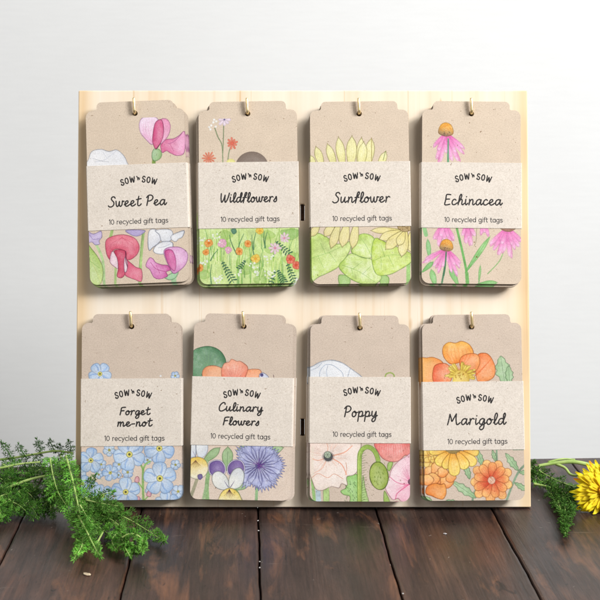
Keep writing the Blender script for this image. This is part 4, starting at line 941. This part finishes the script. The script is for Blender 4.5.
def frond(name, parent, P, plen, mat, step=.0022, flat=.5, leafl=.0036, lr=.00028, rib=.0005, br=1., ribmat=None, face=None, start=.0, ang=.75):
    """bipinnate feathery leaf: a midrib, side pinnae, needles on each pinna"""
    pts = path3(P, 10); m = MB(); L = sum((b - a).length for a, b in zip(pts, pts[1:])); face = face or Vector((0, -.8, .6))
    dist = 0; nxt = L * start
    for a, b in zip(pts, pts[1:]):
        seg = (b - a).length; t = (b - a).normalized()
        while nxt < dist + seg:
            f = nxt / L; p = a + t * (nxt - dist); env = min(1, .6 + 1.6 * f) * min(1, (1.04 - f) * 2.2) ** .7
            side = t.cross(face).normalized(); up = side.cross(t)
            for sg in (-1, 1):
                ph = random.gauss(0, flat); d = (t * random.uniform(.5, .8) * ang + (side * sg * math.cos(ph) + up * math.sin(ph))).normalized()
                pl = plen * env * random.uniform(.75, 1.15); n = max(3, int(pl / .0017)); q = p.copy(); dd = d.copy(); c0 = br * random.uniform(.5, 1.35)
                sd2 = dd.cross(up).normalized()
                for k in range(n):
                    dd = (dd + t * .06 + rv() * .05).normalized(); q2 = q + dd * pl / n; g = k / n
                    if q2.z < .0003: break
                    m.needle(q, (q2 - q).normalized(), (q2 - q).length * 1.25, lr * .9, g3(c0))
                    for s2 in (-1, 1):
                        for rep in range(1 + (k % 2)):
                            w_ = (dd * .8 + sd2 * s2 * .75 + rv() * .34).normalized(); ll = leafl * 1.12 * (1 - .5 * g) * random.uniform(.5, 1.15)
                            if q.z + w_.z * ll < .0002: continue
                            cc = c0 * random.uniform(.75, 1.4); m.needle(q, w_, ll, lr * .68, (cc * random.uniform(.8, 1.2), cc, cc * random.uniform(.6, 1.1)))
                            if ll > .0022: m.needle(q + w_ * ll * .45, (w_ + rv() * .7).normalized(), ll * .55, lr * .6, (cc * 1.15, cc * 1.1, cc))
                    q = q2
            nxt += step * 1.08 * random.uniform(.8, 1.2)
        dist += seg
    for k in range(5): m.needle(pts[-1], ((pts[-1] - pts[-2]).normalized() + rv() * .4).normalized(), leafl, lr, g3(br))
    leaf = m.build(name, mat, parent)
    s = MB(); n = len(pts); s.tube(pts, [rib * (1 - .7 * i / n) for i in range(n)], g3(1.)); s.build('midrib', ribmat or M_stem, leaf)
    return leaf
def stem(parent, P, r, mat=None, name='stem'):
    m = MB(); pts = path3(P, 8); m.tube(pts, [r * (1 - .35 * i / len(pts)) for i in range(len(pts))], g3(1.), 9); return m.build(name, mat or M_stem, parent)
GS = 'feathery green sprigs at the left of the board'
random.seed(5)
# sprig A: long pale stem along the back with upright dark tufts
A1 = empty('foliage_sprig', Matrix.Translation(at(0, 462, .02))); W2 = lambda o: (lambda px, py, Y: at(px, py, Y) - o.location)
def mk(label, px, py, Y, group=GS):
    o = empty('foliage_sprig', Matrix.Translation(at(px, py, Y))); tag(o, label, 'sprig', group); return o, (lambda x, y, yy: at(x, y, yy) - o.location)
bpy.data.objects.remove(A1)
class Shift:
    """keeps table height checks right when geometry is stored relative to its root"""
def local(o):
    for c in [o] + list(o.children_recursive):
        if c is o: continue
        if c.parent is o and c.type == 'MESH':
            c.data.transform(Matrix.Translation(-o.location))
            for g in c.children: g.data.transform(Matrix.Translation(-o.location))
def root(label, px, py, Y, group=GS, name='foliage_sprig', cat='sprig'):
    o = empty(name, Matrix.Translation(at(px, py, Y))); tag(o, label, cat, group); return o
o = root('long pale stem across the back with small dark upright tufts against the wall', 0, 458, .03)
stem(o, [at(-30, 462, .035), at(5, 459, .032), at(30, 455, .03), at(55, 451, .028), at(73, 453, .027)], .0008)
for a, b, c in [((14, 462), (8, 452), (2, 443)), ((28, 459), (22, 452), (19, 445)), ((40, 455), (40, 447), (37, 440)), ((56, 453), (52, 446), (50, 441)), ((70, 453), (71, 447), (69, 442)), ((62, 455), (61, 450), (60, 446)), ((44, 470), (40, 462), (34, 456)), ((12, 480), (8, 470), (4, 462)), ((30, 475), (25, 466), (20, 461))]:
    frond('leaf', o, [at(*a, .03), at(*b, .029), at(*c, .028)], .0042, M_leaf2, step=.0022, leafl=.0026, rib=.00035, lr=.00024, ribmat=M_leaf2)
local(o)
o = root('bushy mass of bright green feathery leaves cut off by the left edge of the photo', 0, 490, .01)
stem(o, [at(-30, 502, .0), at(0, 491, .0), at(28, 480, .0), at(55, 474, .005)], .0010)
stem(o, [at(-30, 471, .015), at(0, 468, .015), at(20, 464, .015), at(40, 462, .015)], .0008)
rd = random.Random(12)
for k in range(52):
    x = rd.uniform(-16, 58); y = rd.uniform(462, 508); dx = rd.uniform(-16, 16); dy = rd.uniform(4, 18); Y = .022 - (y - 466) * .0010
    frond('leaf', o, [at(x, y, Y), at(x + dx * .5, y + dy * .35, Y - .003), at(x + dx, min(y + dy, 524 - max(x, 0) * .2), Y - .007)], rd.uniform(.008, .011), M_leaf if k % 3 else M_leaf2, step=.0022, rib=.0004, leafl=.0036, br=rd.uniform(.6, 1.05), flat=.8)
local(o)
o = root('large fern-like frond hanging down in front with a bright yellow-green midrib', 60, 455, -.01)
frond('leaf', o, [at(50, 458, .0), at(53, 475, -.012), at(58, 492, -.022), at(68, 508, -.03), at(76, 524, -.034)], .0085, M_leaf, step=.0018, rib=.0005, br=1.3, flat=.5)
frond('leaf', o, [at(66, 456, -.005), at(71, 474, -.018), at(77, 500, -.03), at(82, 525, -.042), onz(82, 545, .008), onz(74, 559, .005)], .0085, M_leaf, step=.0017, rib=.0007, br=1.35, flat=.5)
frond('leaf', o, [at(60, 462, -.002), at(64, 480, -.012), at(66, 500, -.02), at(72, 520, -.028)], .008, M_leaf, step=.0018, rib=.0005, br=.85, flat=.8)
frond('leaf', o, [at(78, 515, -.034), onz(87, 532, .012), onz(94, 546, .008), onz(100, 556, .005)], .0058, M_leaf, step=.0017, rib=.0006, br=1.1)
frond('leaf', o, [at(60, 456, .004), at(68, 466, -.002), at(72, 480, -.008)], .007, M_leaf, step=.0018, br=.8, flat=.9)
local(o)
o = root('spreading feathery sprig reaching right in front of the board, ending in a curled green tuft', 85, 500, -.02)
stem(o, [at(78, 500, -.022), at(95, 512, -.030), at(112, 522, -.036), at(124, 530, -.042)], .0009)
stem(o, [at(96, 545, -.046), at(103, 532, -.042), at(110, 522, -.038)], .0006)
frond('leaf', o, [at(120, 528, -.040), onz(124, 545, .008), onz(130, 556, .005)], .0045, M_leaf, step=.0015, br=1.1, leafl=.003, flat=.9)
frond('leaf', o, [at(84, 497, -.022), at(105, 508, -.028), at(130, 520, -.034), at(150, 532, -.040), at(164, 541, -.044)], .0078, M_leaf, step=.0018, br=.85, flat=.45)
frond('leaf', o, [at(80, 500, -.02), at(87, 488, -.018), at(95, 476, -.018)], .0045, M_leaf2, step=.0020, br=1.3, leafl=.003)
frond('leaf', o, [at(84, 502, -.022), at(97, 496, -.020), at(112, 492, -.018)], .005, M_leaf2, step=.0020, br=1.3, leafl=.003)
for k, (a, b, c) in enumerate([((84, 505), (96, 512), (108, 518)), ((82, 512), (92, 522), (98, 534)), ((92, 508), (108, 512), (124, 512)), ((86, 500), (100, 503), (118, 506)), ((100, 515), (112, 520), (122, 528)), ((90, 515), (100, 528), (112, 536)), ((80, 505), (86, 515), (94, 526))]):
    Y = -.026 - .0018 * k; frond('leaf', o, [at(*a, Y), at(*b, Y - .005), at(*c, Y - .010)], .0078, M_leaf, step=.0020, br=rd.uniform(.7, 1.0), flat=.8)
sp = []
C0 = onz(134, 543, .0085)
for k in range(16):
    a = 2.6 - k * .42; r = .0072 - k * .00036; sp.append(C0 + Vector((math.cos(a) * r, -.0003 * k, math.sin(a) * r * .85)))
frond('leaf', o, sp, .0040, M_leaf, step=.0009, br=1.1, flat=1.2, leafl=.003, rib=.0005)
frond('leaf', o, sp[4:], .0042, M_leaf, step=.0014, br=1.1, flat=1.3, leafl=.003, rib=.0004)
frond('leaf', o, [at(120, 530, -.044), at(112, 540, -.048), at(116, 550, -.05)], .0045, M_leaf, step=.0016, br=1.2, leafl=.003)
local(o)
# right: yellow flower with stem, side shoot and fine foliage
fl = empty('yellow_flower', Matrix.Translation(at(603, 492, -.004)))
tag(fl, 'bright yellow many-petalled flower lying on its side at the right edge of the table', 'flower')
stem(fl, [at(632, 470, .050), at(600, 467, .050), at(575, 462, .052), at(556, 463, .054), at(538, 466, .054)], .0015)
stem(fl, [at(556, 464, .054), at(565, 468, .050), at(570, 474, .046), at(576, 475.5, .040), at(586, 474, .03)], .0010)
stem(fl, [at(548, 462, .055), at(562, 459, .056), at(575, 459.5, .056)], .0007)
HC = at(604, 492, -.002); ax = Vector((.25, -.86, .38)).normalized(); s1 = ax.cross(Vector((0, 0, 1))).normalized(); s2 = s1.cross(ax)
def petals(n, r0, L, w_, tilt, mat, name, back):
    m = MB()
    for k in range(n):
        a = 2 * math.pi * (k + random.uniform(-.3, .3)) / n; rad = s1 * math.cos(a) + s2 * math.sin(a); tg = ax.cross(rad); LL = L * random.uniform(.85, 1.1); tl = tilt + random.uniform(-.15, .15)
        p0 = HC + rad * r0 - ax * back; i = len(m.V); N = 7; c = random.uniform(.85, 1.08)
        for j in range(N):
            u = j / (N - 1); ww = w_ * (.45 + .75 * math.sin(math.pi * (u * .82 + .08))) * (.35 if j == N - 1 else 1)
            q = p0 + rad * LL * u * math.cos(tl) + ax * (LL * u * math.sin(tl) - LL * .25 * u * u); cup = w_ * .35
            for s_ in (-1, 0, 1): m.V.append(q + tg * ww * s_ * .5 + ax * (cup * abs(s_) + random.uniform(-.0001, .0001))); m.C.append((c, c * (.86 + .2 * u), c))
        for j in range(N - 1):
            for s_ in (0, 1): b = i + j * 3 + s_; m.F.append((b, b + 3, b + 4, b + 1))
        N0 = len(m.V)
    for k in range(len(m.V)):
        if m.V[k].z < .0006: m.V[k].z = .0006
    o = m.build(name, mat, fl); sm = o.modifiers.new('thickness', 'SOLIDIFY'); sm.thickness = .00018; return o
random.seed(21)
petals(40, .003, .0150, .0022, .02, M_petal, 'petal_ring', .002); petals(40, .003, .0136, .0021, .16, M_petal, 'petal_ring', .001)
petals(34, .002, .0108, .0018, .34, M_petal, 'petal_ring', 0); petals(8, .003, .0150, .0024, -.15, M_petal_o, 'outer_petal_ring', .003); petals(30, .001, .0052, .0012, .8, M_petal_o, 'flower_centre', -.001)
V, F = tube([HC - ax * .010, HC - ax * .006, HC - ax * .002], [.003, .0055, .004], 14); mesh_obj('flower_base', V, F, M_leaf, fl, True, cols=np.ones((len(V), 3)))
m = MB()
stem(fl, [HC - ax * .008, HC - ax * .018 + Vector((.012, 0, -.002)), HC - ax * .03 + Vector((.035, 0, -.006))], .0019)
local(fl)
o = root('fine dark green foliage between the board and the yellow flower, drooping to a point', 545, 475, .03, None)
spr = [([(536, 466, .052), (532, 474, .045), (536, 481, .038)], .8), ([(540, 466, .052), (538, 478, .040), (548, 484, .032), (560, 489, .026)], 1.), ([(545, 482, .034), (560, 488, .026), (574, 492, .02)], 1.),
       ([(538, 470, .046), (552, 478, .038), (566, 484, .030), (580, 488, .022)], .8), ([(556, 488, .024), (558, 500, .012), (562, 515, -.004), (564, 532, -.02)], 1.), ([(568, 490, .02), (568, 505, .006), (567, 520, -.01), (565, 534, -.022)], 1.),
       ([(574, 488, .02), (573, 500, .006), (571, 515, -.006)], .9), ([(550, 488, .024), (553, 498, .014), (558, 506, .004)], .9), ([(533, 476, .042), (530, 472, .046), (534, 462, .052)], .7), ([(562, 492, .016), (565, 508, .004), (566, 524, -.012)], .8)]
for P, br in spr:
    frond('leaf', o, [at(*p) for p in P], .0062, M_leaf, step=.0015, leafl=.0026, lr=.0003, rib=.0004, br=.62 * br, flat=1.2)
frond('leaf', o, [at(534, 484, .034), at(545, 486, .030), at(558, 490, .024)], .0034, M_leaf, step=.003, leafl=.0022, rib=.0009, br=1.1)
local(o)
# small debris
def crumb(label, p, s, col, name='petal_crumb', grp=None):
    bm = bmesh.new(); bmesh.ops.create_icosphere(bm, subdivisions=2, radius=1); rr = random.Random(int(p.x * 1e5))
    for v in bm.verts: v.co = Vector((v.co.x * s[0], v.co.y * s[1], v.co.z * s[2])) * rr.uniform(.75, 1.2)
    bmesh.ops.rotate(bm, verts=bm.verts, cent=(0, 0, 0), matrix=Matrix.Rotation(rr.uniform(0, 3), 3, 'Z'))
    me = bpy.data.meshes.new(name); bm.to_mesh(me); bm.free(); m = NT(name); v = m.coords(); m.base(m.ramp(m.noise(v, 900, 2), [(.3, tuple(x * .7 for x in col)), (.7, col)])); me.materials.append(m.m)
    o = bpy.data.objects.new(name, me); COL.objects.link(o); o.location = p + Vector((0, 0, s[2] * .8)); tag(o, label, 'crumb', grp)
crumb('pale dried petal crumb lying on the plank below the hanging green frond', onz(87, 575), (.0011, .0022, .0006), (.62, .50, .34))
crumb('tiny pale fleck on the dark plank under the marigold tags', onz(445, 534), (.0010, .0006, .0003), (.5, .48, .48), 'dust_fleck')

for k, (x, y) in enumerate([(258, 521), (258.5, 531), (259.6, 562), (259.7, 568), (403, 594)]):
    crumb('pale crumb caught in a narrow gap between two dark planks', onz(x, y), (.0003 + .0002 * (k % 3 == 1), .0005, .0003), (.55, .52, .50), 'dust_crumb', 'pale crumbs caught in the table gaps')
